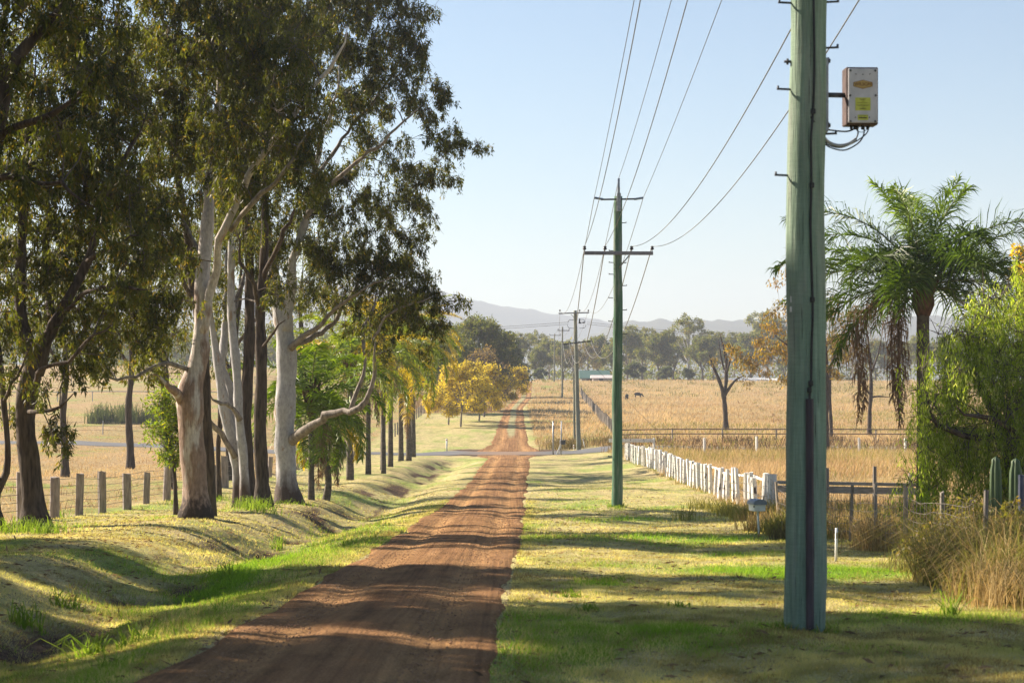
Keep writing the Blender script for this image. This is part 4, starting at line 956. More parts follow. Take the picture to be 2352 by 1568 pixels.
gum("dead_tree", "slender bare tree between the two hanging palm skirts", "tree", 183,
    [[(1996, 995, 11), (1998, 950, 9), (2000, 900, 9), (2000, 850, 7), (1995, 800, 5), (1990, 740, 3)], [(1998, 905, 5), (1985, 890, 4, -.5), (1975, 870, 3, -1)], [(2000, 912, 5), (2020, 910, 4, .5), (2045, 912, 3, .8)], [(2000, 860, 5), (2015, 820, 4, .4), (2025, 770, 3, .6)], [(1997, 930, 4, .2), (1988, 915, 3), (1980, 905, 2)]],
    [(1990, 760, 34), (2020, 780, 30), (1970, 800, 28), (2005, 720, 28)], 'dark', dens=1.0, rcl=.8, nl=10, L=.25, cols=(A((.16, .12, .07)), A((.2, .15, .08)), OR[2]), ntw=12)
gum("gum_tree", "thin dark gum with a knotted trunk right beside the box pole", "tree", 178,
    [[(1909, 990, 9), (1908, 950, 8), (1905, 910, 8), (1908, 850, 6), (1915, 790, 4)], [(1905, 930, 6), (1898, 900, 5), (1890, 870, 3)]],
    [(1915, 770, 30), (1930, 820, 26), (1895, 850, 22)], 'dark', dens=1.8, rcl=.7, nl=40, L=.27, cols=OR, wid=.17)
# ------------------------------------------------------------------ power poles, wires
def pole_mat(name, c1, c2, c3):
    m, nt, N = new_mat(name)
    f = noise(nt, (1, 1, .05), 26, 4, rough=.7); g = noise(nt, (1, 1, .35), 2.2, 4); h = noise(nt, (.4, .4, 9), 16, 3)
    c = ramp(nt, f, [(.32, c1), (.55, c2), (.72, c3)])
    c = mixc(nt, ramp(nt, g, [(.45, (0, 0, 0)), (.7, (.55, .55, .55))]), c, tuple(q * .6 for q in c2))
    w_ = noise(nt, (1, 1, .12), 5.5, 5, rough=.65); ck = noise(nt, (1, 1, .02), 60, 2)
    c = mixc(nt, ramp(nt, w_, [(.48, (0, 0, 0)), (.66, (.75, .75, .75))]), c, (.25, .27, .23))
    c = mixc(nt, ramp(nt, ck, [(.30, (.85, .85, .85)), (.36, (0, 0, 0))]), c, (.03, .04, .03))
    c = mixc(nt, .3, c, ramp(nt, h, [(.35, (.7, .7, .7)), (.65, (1.25, 1.25, 1.25))]), 'MULTIPLY')
    return finish(m, nt, c, .92, math_n(nt, 'ADD', f, math_n(nt, 'MULTIPLY', ck, .8)), .9, .015, spec=.15)
M['greenpole'] = pole_mat("copper_treated_timber", (.14, .20, .15), (.215, .295, .22), (.30, .38, .29))
M['greenpole2'] = pole_mat("copper_treated_timber_dark", (.06, .12, .075), (.095, .18, .115), (.16, .25, .165))
M['greypole'] = pole_mat("grey_pole_timber", (.14, .15, .12), (.22, .23, .18), (.30, .30, .24))
M['porcelain'] = noisy("brown_insulator", (.03, .028, .035), (.07, .065, .08), (1, 1, 1), 10, .3, 0, .001)
M['blueins'] = noisy("grey_blue_insulator", (.12, .15, .22), (.2, .24, .32), (1, 1, 1), 10, .35, 0, .001)
M['arm'] = noisy("painted_cross_arm", (.16, .155, .18), (.26, .25, .28), (1, 1, 1), 9, .6, .1, .004)

def shaft(t, base, top, r0, r1, mat, n=28):
    k = np.linspace(0, 1, 40)
    pts = A(base) + np.outer(k, A(top) - A(base)); pts[:, 0] += .012 * np.sin(k * 13) + .005 * np.sin(k * 31); 
    pts = np.vstack([pts[0] - A((0, 0, .25)), pts])
    rr = np.r_[r0 * 1.02, r0 + (r1 - r0) * k + .0035 * np.sin(k * 47) + .003 * np.sin(k * 23)]
    mb = MB(); mb.tube(pts, rr, n, 0, rough=.006)
    return mb.build("shaft", M[mat], t)
def bolt(t, x, y, z, sx, L=.12, r=.011, up=.035):
    mb = MB(); mb.tube([(x - sx * .03, y, z), (x + sx * L, y - .01, z + .005)], r, 6, 0); mb.tube([(x + sx * (L - r), y - .01, z), (x + sx * (L - r), y - .01, z + up)], r, 6, 0)
    return mb.build("step_bolt", M['darksteel'], t)
def pin_ins(t, x, y, z, s=1.0, mat='porcelain'):
    mb = MB(); mb.tube([(x, y, z), (x, y, z + .07 * s)], .012 * s, 6, 1)
    k = [(.05, .03), (.07, .055), (.10, .06), (.11, .035), (.13, .05), (.16, .05), (.175, .02)]
    mb.tube([(x, y, z + a * s) for a, b in k], [b * s for a, b in k], 10, 0)
    return mb.build("insulator", [M[mat], M['steel']], t)
def post_ins(t, p, q, mat='blueins', r=.05):
    p, q = A(p), A(q); n = 13
    k = np.linspace(0, 1, n); rr = np.where(np.arange(n) % 2 == 1, r, r * .55); rr[0] = rr[-1] = r * .5
    return MB().tube(p + np.outer(k, q - p), rr, 10, 0).build("insulator", M[mat], t)
def cross_arm(t, a, b, s=.1, mat='arm'):
    a, b = A(a), A(b); d = b - a
    mb = MB(); mb.box((a + b) / 2, (np.linalg.norm(d[:2]), s * .9, s), math.atan2(d[1], d[0]), bev=.008, tilt=('Y', -math.atan2(d[2], np.linalg.norm(d[:2]))))
    return mb.build("cross_arm", M[mat], t)

D1 = 18.9
p1x = (1847 - CX) / FOV_PX * D1
b1 = A((p1x, D1, float(H(p1x, D1))))
k1 = FOV_PX / D1
def Q(u, v, dy=0.0): return P(u, v, D1 + dy)
pole = thing("power_pole", "thick green timber power pole on the lawn in front, carrying the grey switch box", "power pole", tuple(b1))
top1 = b1 + A((.075, 0, 11.2))
shaft(pole, b1, top1, .196, .150, 'greenpole', 40)
def r1(z): return .196 + (.150 - .196) * (z - b1[2]) / 11.2
for u, v, sx in ((1814, 9, -1), (1811, 207, -1), (1806, 404, -1), (1898, 7, 1), (1897, 112, 1), (1893, 309, 1)):
    q = Q(u, v); bolt(pole, q[0], D1 - .03, q[2], sx, .115, .0105)
q = Q(1812, 142)
mb = MB(); mb.tube([q + A((.05, 0, 0)), q + A((-.045, 0, 0))], .013, 6, 0); mb.tube([q + A((-.004, 0, 0)), q + A((-.022, 0, 0))], .03, 6, 0); mb.build("through_bolt", M['darksteel'], pole)
for v in (140, 288):
    q = Q(1900, v); mb = MB(); mb.tube([q + A((-.05, 0, 0)), q + A((.03, 0, 0))], .02, 6, 0); mb.tube([q + A((.0, 0, 0)), q + A((.016, 0, 0))], .034, 6, 0); mb.build("through_bolt", M['darksteel'], pole)
# dark cable down the face and its steel guard
cab = [(1862, -60), (1863, 60), (1864, 150), (1862, 240), (1860, 275), (1856, 330), (1857, 420), (1855, 520), (1858, 640), (1860, 720), (1857, 800), (1856, 870), (1853, 900), (1852, 925)]
pts = []
for u, v in cab:
    q = Q(u, v); cx = b1[0] + .075 * (q[2] - b1[2]) / 11.2; rr = r1(q[2]); dx = q[0] - cx
    pts.append((q[0], D1 - math.sqrt(max(rr * rr - dx * dx, .001)) - .012, q[2]))
pp, rr_ = resample(pts, [.011] * len(pts), .08)
MB().tube(pp, rr_, 8, 0).build("cable", M['black'], pole)
for u, v in ((1861, 262), (1858, 430), (1859, 690), (1855, 880), (1852, 895)):
    q = Q(u, v); MB().box((q[0], D1 - r1(q[2]) - .012, q[2]), (.042, .03, .05), .2, bev=.006).build("cable_clip", M['black'], pole)
mb = MB(); q0 = Q(1852.5, 915); q1 = Q(1853, 1446)
yb = D1 - r1(q0[2]) - .012
prof = [(-.036, .035), (-.036, -.012), (-.016, -.03), (.016, -.03), (.036, -.012), (.036, .035)]
nseg = 14; zz = np.linspace(q1[2] - .05, q0[2], nseg)
V = [(q1[0] + (q0[0] - q1[0]) * (z - q1[2]) / (q0[2] - q1[2]) + a, D1 - r1(z) + b - .008, z) for z in zz for a, b in prof]
F = [(s * 6 + k, s * 6 + k + 1, s * 6 + 7 + k, s * 6 + 6 + k) for s in range(nseg - 1) for k in range(5)] + [((nseg - 1) * 6 + 0, (nseg - 1) * 6 + 1, (nseg - 1) * 6 + 4, (nseg - 1) * 6 + 5), ((nseg - 1) * 6 + 1, (nseg - 1) * 6 + 2, (nseg - 1) * 6 + 3, (nseg - 1) * 6 + 4)]
mb.add(V, F, 0, False); mb.build("cable_guard", noisy("purple_brown_guard", (.045, .036, .043), (.09, .072, .08), (1, 1, .2), 14, .6, .25, .004, .3), pole)
# steel backing strip on the right flank with the arm reaching to the box
qa, qb = Q(1898, 134), Q(1897, 303)
MB().box(((qa[0] + qb[0]) / 2 + .004, D1 + .02, (qa[2] + qb[2]) / 2), (.03, .1, qa[2] - qb[2]), bev=.004).build("backing_strip", M['steel'], pole)
# small pale tags nailed to the left flank
for u, v, h in ((1814, 688, .06), (1813, 711, .05), (1817, 735, .06)):
    q = Q(u, v); MB().box((q[0], D1 - .10, q[2]), (.022, .006, h), -.9, bev=.002).build("pole_tag", noisy("tag_white", (.5, .5, .48), (.66, .65, .62), (1, 1, 1), 20, .5), pole)
# arms above the picture that hold the wires
def top_gear(t, x, y, ztop, zlv, w, d):
    cross_arm(t, (x - .62, y - .12, ztop - .12), (x + .62, y - .12, ztop - .10), .055, 'darksteel')
    e = []
    for s in (-1, 1):
        a = A((x + s * .52, y - .12, ztop - .11)); b = A((x + s * .83, y - .12, ztop - .06)); post_ins(t, a, b); e.append(b)
    MB().box((x, y - .1 - .13, ztop - .22), (.14, .05, .62), bev=.01).build("bracket", M['steel'], t)
    c0 = A((x, y - .1, ztop + .28)); c1 = A((x, y - .1, ztop + .6)); MB().box((x, y - .1, ztop + .12), (.09, .06, .36), bev=.008).build("bracket", M['steel'], t)
    post_ins(t, c0, c1); 
    return [e[0], c1, e[1]]
hv1 = top_gear(pole, top1[0], D1, 10.35, 0, 0, 0)
cross_arm(pole, (top1[0] - 1.2, D1 - .22, 8.42), (top1[0] + 1.2, D1 - .22, 8.42))
for dx in (-1.1, -.4): pin_ins(pole, top1[0] + dx, D1 - .22, 8.46)
cross_arm(pole, (b1[0] - .3, D1 - .24, 6.60), (b1[0] + 1.35, D1 - .24, 6.60))
for dx in (.62, 1.22): pin_ins(pole, b1[0] + dx, D1 - .24, 6.64)

# the switch box on its arm
bxp = Q(1980, 220)
box = thing("switch_box", "pale grey weathered switch box with yellow stickers on a short arm of the pole", "control box", tuple(bxp))
BW, BH, BD = .305, .545, .20
M['boxside'] = noisy("rusty_box_side", (.045, .030, .03), (.11, .07, .065), (1, 1, 1), 9, .7, .2, .004)
M['boxfront'] = noisy("chalky_grey_enamel", (.40, .39, .41), (.56, .54, .56), (1, 1, .6), 9, .6, .1, .002)
MB().box(bxp + A((0, BD / 2 + .012, 0)), (BW, BD, BH), .04, bev=.008).build("casing", M['boxside'], box)
fp = MB().box(bxp + A((.006, 0, 0)), (BW - .028, .022, BH - .03), .04, bev=.006).build("front_panel", M['boxfront'], box)
def onface(dx, dz, dy=0.0): return bxp + A((.006 + dx, -.0125 + dx * .04 - dy, dz))
M['yellow'] = noisy("yellow_sticker", (.40, .42, .05), (.52, .52, .10), (1, 1, 1), 14, .6)
M['amber'] = noisy("faded_amber_badge", (.36, .22, .06), (.50, .36, .13), (1, 1, 1), 60, .6)
M['ink'] = noisy("faded_ink", (.06, .055, .03), (.1, .09, .05), (1, 1, 1), 20, .7)
M['inkbrown'] = noisy("faded_brown_ink", (.17, .085, .03), (.24, .13, .05), (1, 1, 1), 20, .7)
def hexa(w, h, y0, y1, mat, name, parent):
    o = [(-w, -h * .42), (-w * .86, -h * .55), (0, -h), (w * .86, -h * .55), (w, -h * .42), (w, h * .42), (w * .86, h * .55), (0, h), (-w * .86, h * .55), (-w, h * .42)]
    c = onface(0, .105)
    mb = MB(); mb.prism([(c[0] + a, c[2] + b) for a, b in o], c[1] - y1, c[1] - y0)
    return mb.build(name, mat, parent)
badge = hexa(.092, .042, -.002, .003, M['inkbrown'], "badge", fp)
hexa(.085, .037, .003, .0045, M['amber'], "badge_face", fp)
def lettering(txt, size, pos, mat, name, parent, sx=1.0):
    cu = bpy.data.curves.new("lettering", 'FONT'); cu.body = txt; cu.size = size; cu.align_x = 'CENTER'; cu.align_y = 'CENTER'; cu.extrude = .0008; cu.offset = size * .03
    tmp = bpy.data.objects.new("lettering_source", cu); COL.objects.link(tmp)
    bpy.context.view_layer.update()
    me = bpy.data.meshes.new_from_object(tmp.evaluated_get(bpy.context.evaluated_depsgraph_get()))
    bpy.data.objects.remove(tmp)
    n = len(me.vertices); co = np.empty(n * 3, np.float32); me.vertices.foreach_get("co", co); co = co.reshape(-1, 3)
    V = np.c_[co[:, 0] * sx + pos[0], pos[1] - co[:, 2], co[:, 1] + pos[2]]
    off = A(parent.location); q = parent.parent
    while q is not None: off = off + A(q.location); q = q.parent
    me.vertices.foreach_set("co", (V - off).astype(np.float32).ravel()); me.update()
    me.materials.clear(); me.materials.append(mat)
    o = bpy.data.objects.new(name, me); COL.objects.link(o); o.parent = parent
    return o
lettering("WILSON", .042, onface(0, .105, .0055), M['inkbrown'], "lettering", fp, 1.0)
def sticker(dz, w, h, lines, dx=0):
    c = onface(dx, dz, .001)
    o = MB().box(c, (w, .003, h), .04).build("sticker", M['yellow'], fp)
    mb = MB()
    for z, l, th in lines: mb.box(c + A((rng.uniform(-.004, .004), -.0022, z)), (l, .0012, th), .04)
    mb.build("print", M['ink'], fp)
sticker(-.081, .145, .122, [(.046, .062, .004), (.039, .04, .003), (.026, .02, .003), (.011, .106, .003), (-.010, .126, .003), (-.018, .10, .003), (-.032, .03, .003), (-.042, .06, .004), (-.047, .05, .003)])
sticker(-.208, .10, .05, [(.016, .084, .003), (-.004, .08, .012)])
for dx, dz in ((-.118, .235), (.118, .235), (-.122, 0), (.122, 0), (-.118, -.245), (.118, -.245), (-.066, .203), (.066, .203), (0, .2), (-.072, -.208), (.062, -.208)):
    c = onface(dx, dz, .002); r = .011 if abs(dx) > .1 else .006
    MB().tube([c + A((0, .006, 0)), c + A((0, -.004, 0))], r, 8, 0).build("screw", M['darksteel'], fp)
qa = Q(1900, 216)
MB().tube([A((qa[0] - .03, D1 + .06, qa[2])), A((bxp[0] - BW / 2 + .01, D1 + .06 + .02, qa[2] - .002))], .024, 12, 0).build("mounting_arm", M['darksteel'], box)
for k, dx in enumerate((-.085, -.052, -.028, .022, .07)):
    g = bxp + A((dx, .10, -BH / 2)); MB().tube([g + A((0, 0, .005)), g - A((0, 0, .032)), g - A((0, 0, .038))], [.016, .014, .008], 8, 0).build("cable_gland", M['black'], box)
def box_cable(pts, r, mat='black', name="cable"):
    p, rr = resample([A(q) for q in pts], [r] * len(pts), .02); MB().tube(p, rr, 7, 0).build(name, M[mat], box)
def qq(u, v, dy): return tuple(Q(u, v, dy))
box_cable([qq(1862, 268, -.18), qq(1872, 282, -.16), qq(1886, 294, -.05), qq(1915, 300, .05), qq(1945, 302, .08), qq(1962, 296, .1), qq(1966, 287, .1)], .008)
box_cable([qq(1890, 312, -.02), qq(1902, 326, .03), qq(1922, 334, .06), qq(1946, 332, .08), qq(1966, 320, .1)], .016, 'steel', "conduit")
box_cable([qq(1966, 320, .1), qq(1971, 305, .1), qq(1967, 288, .1)], .007)
box_cable([qq(1890, 328, -.02), qq(1910, 340, .05), qq(1940, 345, .08), qq(1970, 330, .1), qq(1983, 312, .1), qq(1985, 290, .1)], .007)
box_cable([qq(1888, 320, -.02), qq(1905, 334, .05), qq(1932, 339, .08), qq(1964, 326, .1), qq(1989, 308, .1), qq(1997, 290, .1)], .006)
box_cable([qq(1963, 289, .1), qq(1968, 300, .1), qq(1980, 304, .1), qq(1990, 298, .1), qq(1996, 289, .1)], .003)

# second pole
D2 = 67.6; b2 = P(1417, 1168, D2); b2[2] = float(H(b2[0], D2))
def Q2(u, v): return P(u, v, D2)
pole2 = thing("power_pole", "second green timber pole, in the middle of the lawn, with a wide lower cross arm", "power pole", tuple(b2))
t2 = Q2(1420, 451); shaft(pole2, b2, t2, .185, .138, 'greenpole2', 24)
hv2 = top_gear(pole2, t2[0] + .01, D2, t2[2] - .0, 0, 0, 0)
ca = Q2(1341, 582); cbb = Q2(1499, 586)
cross_arm(pole2, (ca[0], D2 - .21, ca[2]), (cbb[0], D2 - .21, cbb[2] + .05), .12)
lv2 = []
for u in (1342, 1389, 1450, 1497):
    q = Q2(u, 580); pin_ins(pole2, q[0], D2 - .21, q[2] + .02, 1.1); lv2.append(A((q[0], D2 - .21, q[2] + .2)))
MB().tube([Q2(1444, 588) - A((0, .16, 0)), Q2(1421, 616) - A((0, .17, 0))], .022, 6, 0).build("brace", M['steel'], pole2)
for u, v, sx in [(1430, 512, 1), (1430, 604, 1), (1431, 656, 1), (1431, 712, 1), (1432, 767, 1), (1407, 576, -1), (1407, 603, -1), (1407, 630, -1), (1406, 684, -1), (1406, 738, -1), (1405, 1048, -1)]:
    q = Q2(u, v); bolt(pole2, q[0], D2 - .02, q[2], sx, .13, .014)

# third pole at the junction
D3 = 167.0; b3 = P(1329, 1041, D3); b3[2] = float(H(b3[0], D3))
def Q3(u, v): return P(u, v, D3)
pole3 = thing("power_pole", "grey green junction pole with a tilted lower arm and ring shaped jumper loops", "power pole", tuple(b3))
t3 = Q3(1321, 713); shaft(pole3, b3, t3, .20, .135, 'greypole', 16)
cross_arm(pole3, Q3(1283, 720) - A((0, .2, 0)), Q3(1353, 718) - A((0, .2, 0)), .1)
hv3 = []
for u in (1286, 1331, 1351):
    q = Q3(u, 717); pin_ins(pole3, q[0], D3 - .2, q[2], 1.3); hv3.append(A((q[0], D3 - .2, q[2] + .22)))
cross_arm(pole3, Q3(1291, 791) - A((0, .25, 0)), Q3(1361, 783) - A((0, .25, 0)), .12, 'darksteel')
lv3 = [Q3(u, v) - A((0, .25, 0)) for u, v in ((1293, 789), (1307, 787), (1341, 785), (1357, 782))]
for q in lv3: pin_ins(pole3, q[0], q[1], q[2], 1.0)
MB().tube([Q3(1311, 722) - A((0, .18, 0)), Q3(1319, 729) - A((0, .18, 0))], .03, 6, 0).build("brace", M['steel'], pole3)
for (u0, v0, u1_, v1, s) in ((1318, 735, 1304, 741, -1), (1330, 734, 1344, 740, -1), (1318, 754, 1303, 746, 1), (1330, 754, 1346, 746, 1)):
    a, b = Q3(u0, v0) - A((0, .2, 0)), Q3(u1_, v1) - A((0, .2, 0)); m = (a + b) / 2; m[2] += -s * .1; m[0] = b[0] * .75 + a[0] * .25
    p, r = resample([a, m, b], [.018] * 3, .05); MB().tube(p, r, 6, 0).build("jumper_loop", M['black'], pole3)
for u, v in ((1332, 742), (1340, 741)):
    q = Q3(u, v); MB().tube([q - A((.12, .25, 0)), q + A((.12, -.25, .02))], [.05, .06], 8, 0).build("insulator", M['porcelain'], pole3)
q = Q3(1331, 736); MB().tube([q - A((0, .25, .2)), q + A((0, -.25, .15))], [.06, .05], 8, 0).build("fuse", M['porcelain'], pole3)
# fourth, fifth pole and the stay pole
def small_pole(label, ub, vb, d, ut, vt, arm, r, name="power_pole"):
    b = P(ub, vb, d); b[2] = float(H(b[0], d)); t = thing(name, label, "power pole", tuple(b))
    tp = P(ut, vt, d); shaft(t, b, tp, r, r * .72, 'greypole', 12); pins = []
    if arm:
        a0, a1, av, us = arm
        cross_arm(t, P(a0, av, d) - A((0, .2, 0)), P(a1, av, d) - A((0, .2, 0)), .12, 'darksteel')
        for u in us:
            q = P(u, av, d); pin_ins(t, q[0], d - .2, q[2] + .03, 1.6); pins.append(A((q[0], d - .2, q[2] + .3)))
    return t, pins
_, hv4 = small_pole("slim grey pole standing in the dry grass halfway up the track", 1291, 919, 322, 1292, 750, (1281, 1308, 759, (1282, 1293, 1307)), .16)
_, hv5 = small_pole("farthest grey pole, on the crest among the hazy trees", 1272.5, 874, 398, 1274, 766, (1262, 1288, 770, (1263, 1274, 1287)), .16)
small_pole("plain thin stay pole close behind the junction pole", 1319.5, 1008, 176, 1318, 853, None, .11, "stay_pole")

def wire(a, b, sag, label, r=.008, group="power line wires along the road", mat='wire', n=40):
    t = np.linspace(0, 1, n)[:, None]; p = A(a) * (1 - t) + A(b) * t; p[:, 2] -= (sag * 4 * t * (1 - t))[:, 0]
    o = MB().tube(p, r, 5, 0, cap=False).build("power_line", M[mat])
    return tag(o, label, "power line", group)
z = [(hv1[0][0], D1 - .1, 10.1), (hv1[1][0], D1 - .1, 11.0), (hv1[2][0], D1 - .1, 10.2)]
a1 = [A((1.98, D1 - .12, 10.29)), hv1[1], A((3.68, D1 - .12, 10.29))]
for a, b, s, l in zip((hv1[0], hv1[1], hv1[2]), hv2, (.25, .45, .25), ("thin upper wire from the second pole's left insulator toward the camera", "thin upper wire from the insulator on top of the second pole toward the camera", "thin upper wire from the second pole's right insulator toward the camera")): wire(a, b, s, l)
l1 = [(top1[0] - 1.1, D1 - .22, 8.66), (top1[0] - .4, D1 - .22, 8.66), (b1[0] + .62, D1 - .24, 6.84), (b1[0] + 1.22, D1 - .24, 6.84)]
for a, b, s, l in zip(l1, lv2, (.75, .75, .9, .95), ("lower wire leaving the far left pin of the second pole's wide arm toward the camera", "lower wire crossing in front of the second pole's trunk toward the camera", "curving lower wire passing behind the box pole near its upper left bolts", "slack lower wire crossing behind the box pole and out at the top right")): wire(a, b, s, l, .009)
for a, b, s, l in zip(hv2, hv3, (1.6, 1.6, 1.6), ("upper wire from the second pole's left insulator on to the junction pole", "upper wire from the second pole's top insulator on to the junction pole", "upper wire from the second pole's right insulator on to the junction pole")): wire(a, b, s, l, .011)
for a, b, s, l in zip(lv2, lv3, (2.7, 2.7, 2.4, 2.5), ("sagging pale loop reaching the left end of the junction pole's tilted arm", "sagging pale loop crossing the junction pole's trunk", "sagging pale loop just right of the junction pole's trunk", "sagging pale loop reaching the right end of the junction pole's tilted arm")): wire(a, b, s, l, .017, n=60)
for a, b, l in zip(hv3, hv4, ("left far wire from the junction pole to the slim grey pole", "middle far wire from the junction pole to the slim grey pole", "right far wire from the junction pole to the slim grey pole")): wire(a, b, 2.2, l, .012)
for a, b, l in zip(hv4, hv5, ("left wire between the two farthest poles", "middle wire between the two farthest poles", "right wire between the two farthest poles")): wire(a, b, .8, l, .012)
jl, jr = Q3(1306, 741), Q3(1348, 741)
CG = "power lines along the cross road"
for k, dz in enumerate((.05, -.12)):
    wire(jl + A((0, 0, dz)), A((-75, 171, jl[2] + .5 + dz)), 1.6, ("upper", "lower")[k] + " of two dark lines running left from the junction pole across the hills", .014, CG, 'barbwire')
    wire(jr + A((0, 0, dz)), A((85, 166, jl[2] + 1.3 + dz)), 2.6, ("upper", "lower")[k] + " of two dark lines running right from the junction pole behind the second pole", .014, CG, 'barbwire')
gy = G(1528, 1012)
wire(Q3(1325, 800), (gy[0], D3 + 3, float(H(gy[0], D3 + 3)) + .1), 0.1, "thin stay wire slanting from the junction pole down into the dry grass", .012, None, 'barbwire')

# ------------------------------------------------------------------ fences
def white_paint():
    m, nt, N = new_mat("flaking_white_paint")
    f = noise(nt, (1, 1, .4), 5.5, 5, rough=.65); g = noise(nt, (1, 1, .2), 25, 3)
    c = mixc(nt, ramp(nt, f, [(.60, (0, 0, 0)), (.64, (1, 1, 1))]), ramp(nt, g, [(.3, (.62, .60, .56)), (.7, (.80, .78, .74))]), (.055, .042, .035))
    return finish(m, nt, c, .8, f, .5, .01)
M['whitepaint'] = white_paint()
M['greywhite'] = noisy("greyed_board", (.20, .19, .17), (.36, .34, .31), (.15, 1, 1), 16, .9, .4, .008)
def split_post(x, y, z, h, r, flat=.75, rough=.10, lean=(0, 0), n=9):
    k = np.linspace(0, 1, 7)
    c = A((x, y, z)) + np.outer(k, A((lean[0], lean[1], h))); c[0, 2] -= .2
    mb = MB(); a = np.linspace(0, 2 * math.pi, n, endpoint=False); sh = 1 + rng.normal(0, rough, n)
    V = []
    for i in range(7):
        rr = r * sh * (1 + rng.normal(0, rough * .25, n)) * (.96 if i == 6 else 1)
        V.append(np.c_[c[i, 0] + np.cos(a) * rr * flat, c[i, 1] + np.sin(a) * rr, np.full(n, c[i, 2]) + (rng.normal(0, .012, n) if i == 6 else 0)])
    V = np.concatenate(V); F = [(i * n + j, i * n + (j + 1) % n, i * n + n + (j + 1) % n, i * n + n + j) for i in range(6) for j in range(n)]
    mb.add(V, F, 0, False); mb.c.append((np.zeros((0, 3)), (np.arange(n) + 6 * n + mb.n - 7 * n)[None], 0, False, None))
    return mb
def polyline_wire(t, pts, r, name="wire", mat='barbwire', sagm=.0):
    p = A(pts); mb = MB(); mb.tube(p, r, 4, 0, cap=False); return mb.build(name, M[mat], t)
# white post fence on the right verge
c0 = A(G(1773, 1176)); c1 = A(G(1436, 1053, 60))
wf = thing("post_fence", "long fence of close set flaking white split posts along the right verge", "fence", tuple(c0))
np_ = 46; tops = []
for k in range(np_):
    q = (k + .4) / np_
    x = c0[0] + (c1[0] - c0[0]) * q - .0 + rng.normal(0, .035); y = c0[1] + (c1[1] - c0[1]) * q + rng.normal(0, .12)
    z = float(H(x, y)); h = 1.12 + rng.normal(0, .07); r = rng.uniform(.085, .13) * (1.35 if k in (1, 9) else 1)
    split_post(x, y, z, h, r, .8, .12, (rng.normal(0, .045), rng.normal(0, .05))).build("post", M['whitepaint'], wf)
    tops.append((x, y, z))
tops = A(tops)
polyline_wire(wf, np.vstack([[c0[0] + .1, c0[1], c0[2] + 1.02], tops + A((.13, 0, 1.0))]), .055, "rail", 'whitepaint')
for hh in (.78, .5, .24): polyline_wire(wf, np.vstack([[c0[0] - .1, c0[1], c0[2] + hh], tops + A((-.115, 0, hh)) + np.c_[np.zeros(np_), np.zeros(np_), rng.normal(0, .02, np_)]]), .007)
# board yard fence running right from the corner post
yf = thing("yard_fence", "weathered grey two board rail fence with tall posts behind the wire mesh", "fence", tuple(c0))
split_post(c0[0], c0[1], c0[2], 1.16, .15, .9, .08).build("corner_post", M['whitepaint'], yf)
yd = c0[1] + .6
xr = P(2140, 1120, yd)[0]
za = P(1790, 1107, yd)[2]; zb = P(2100, 1114, yd)[2]
dx = xr - c0[0]
for zt, hh, yo in ((0, .10, .1), (-.20, .21, .16)):
    MB().box(((c0[0] + xr) / 2, yd + yo, (za + zb) / 2 + zt), (dx, .05, hh), 0, bev=.008, tilt=('Y', math.atan2(za - zb, dx))).build("board", M['greywhite'], yf)
for u, h in ((1899, 1.42), (2008, 1.46), (2092, 1.3)):
    x = P(u, 1100, yd)[0]; split_post(x, yd - .05, float(H(x, yd)), h, .075, .9, .1).build("post", M['timber'], yf)
# wire mesh fence coming toward the camera
mf = thing("mesh_fence", "rusty wire mesh fence with thin dark stakes tangled in tall grass", "fence", on(6.75, 40))
mp = []
for y, h in ((50.5, 1.05), (46.5, 1.1), (42.8, 1.12), (39.6, 1.15), (36.8, 1.2), (34, 1.2), (31, 1.2), (28, 1.2)):
    x = 6.72 + rng.normal(0, .03) + (y - 40) * .004; z = float(H(x, y)); split_post(x, y, z, h, .038, .9, .08, (rng.normal(0, .05), rng.normal(0, .05))).build("post", M['timber'], mf); mp.append((x, y, z))
mp = np.vstack([[c0[0], c0[1], c0[2]], A(mp)])
fine = np.concatenate([np.linspace(mp[i], mp[i + 1], 6, endpoint=False) for i in range(len(mp) - 1)])
for hh in (1.02, .86, .7, .55, .4, .25): polyline_wire(mf, fine + np.c_[np.zeros(len(fine)) - .05, np.zeros(len(fine)), hh + rng.normal(0, .012, len(fine)) - .05 * np.sin(np.arange(len(fine)) * math.pi / 6) ** 2], .0045)
vm = MB()
for q in np.linspace(0, len(fine) - 1.01, 90):
    i = int(q); p = fine[i] * (1 - q + i) + fine[i + 1] * (q - i); vm.tube([p + A((-.05, 0, .22)), p + A((-.05 + rng.normal(0, .01), 0, 1.0))], .004, 3, 0, cap=False)
tag(vm.build("wire_mesh", M['barbwire'], mf), kind='stuff')
# split post wire fence along the left paddock
lfc = thing("post_wire_fence", "split timber post and wire fence along the left paddock behind the gums", "fence", on(-12.2, 49))
yy_ = 40.0; lp = []
M['splitpost'] = noisy("grey_split_post", (.17, .14, .12), (.36, .30, .26), (1, 1, .15), 18, .9, .6, .01)
while yy_ < 152:
    x = -12.3 + .35 * sm(50, 70, yy_) + rng.normal(0, .06); z = float(H(x, yy_))
    split_post(x, yy_, z, 1.2 + rng.normal(0, .07), rng.uniform(.105, .145), 1.0, .10, (rng.normal(0, .03), rng.normal(0, .03)), 8).build("post", M['splitpost'], lfc)
    lp.append((x, yy_, z)); yy_ += 3.25 + rng.normal(0, .2)
lp = A(lp)
for hh in (1.05, .85, .65, .45, .25): polyline_wire(lfc, lp + A((-.1, 0, hh)), .007)
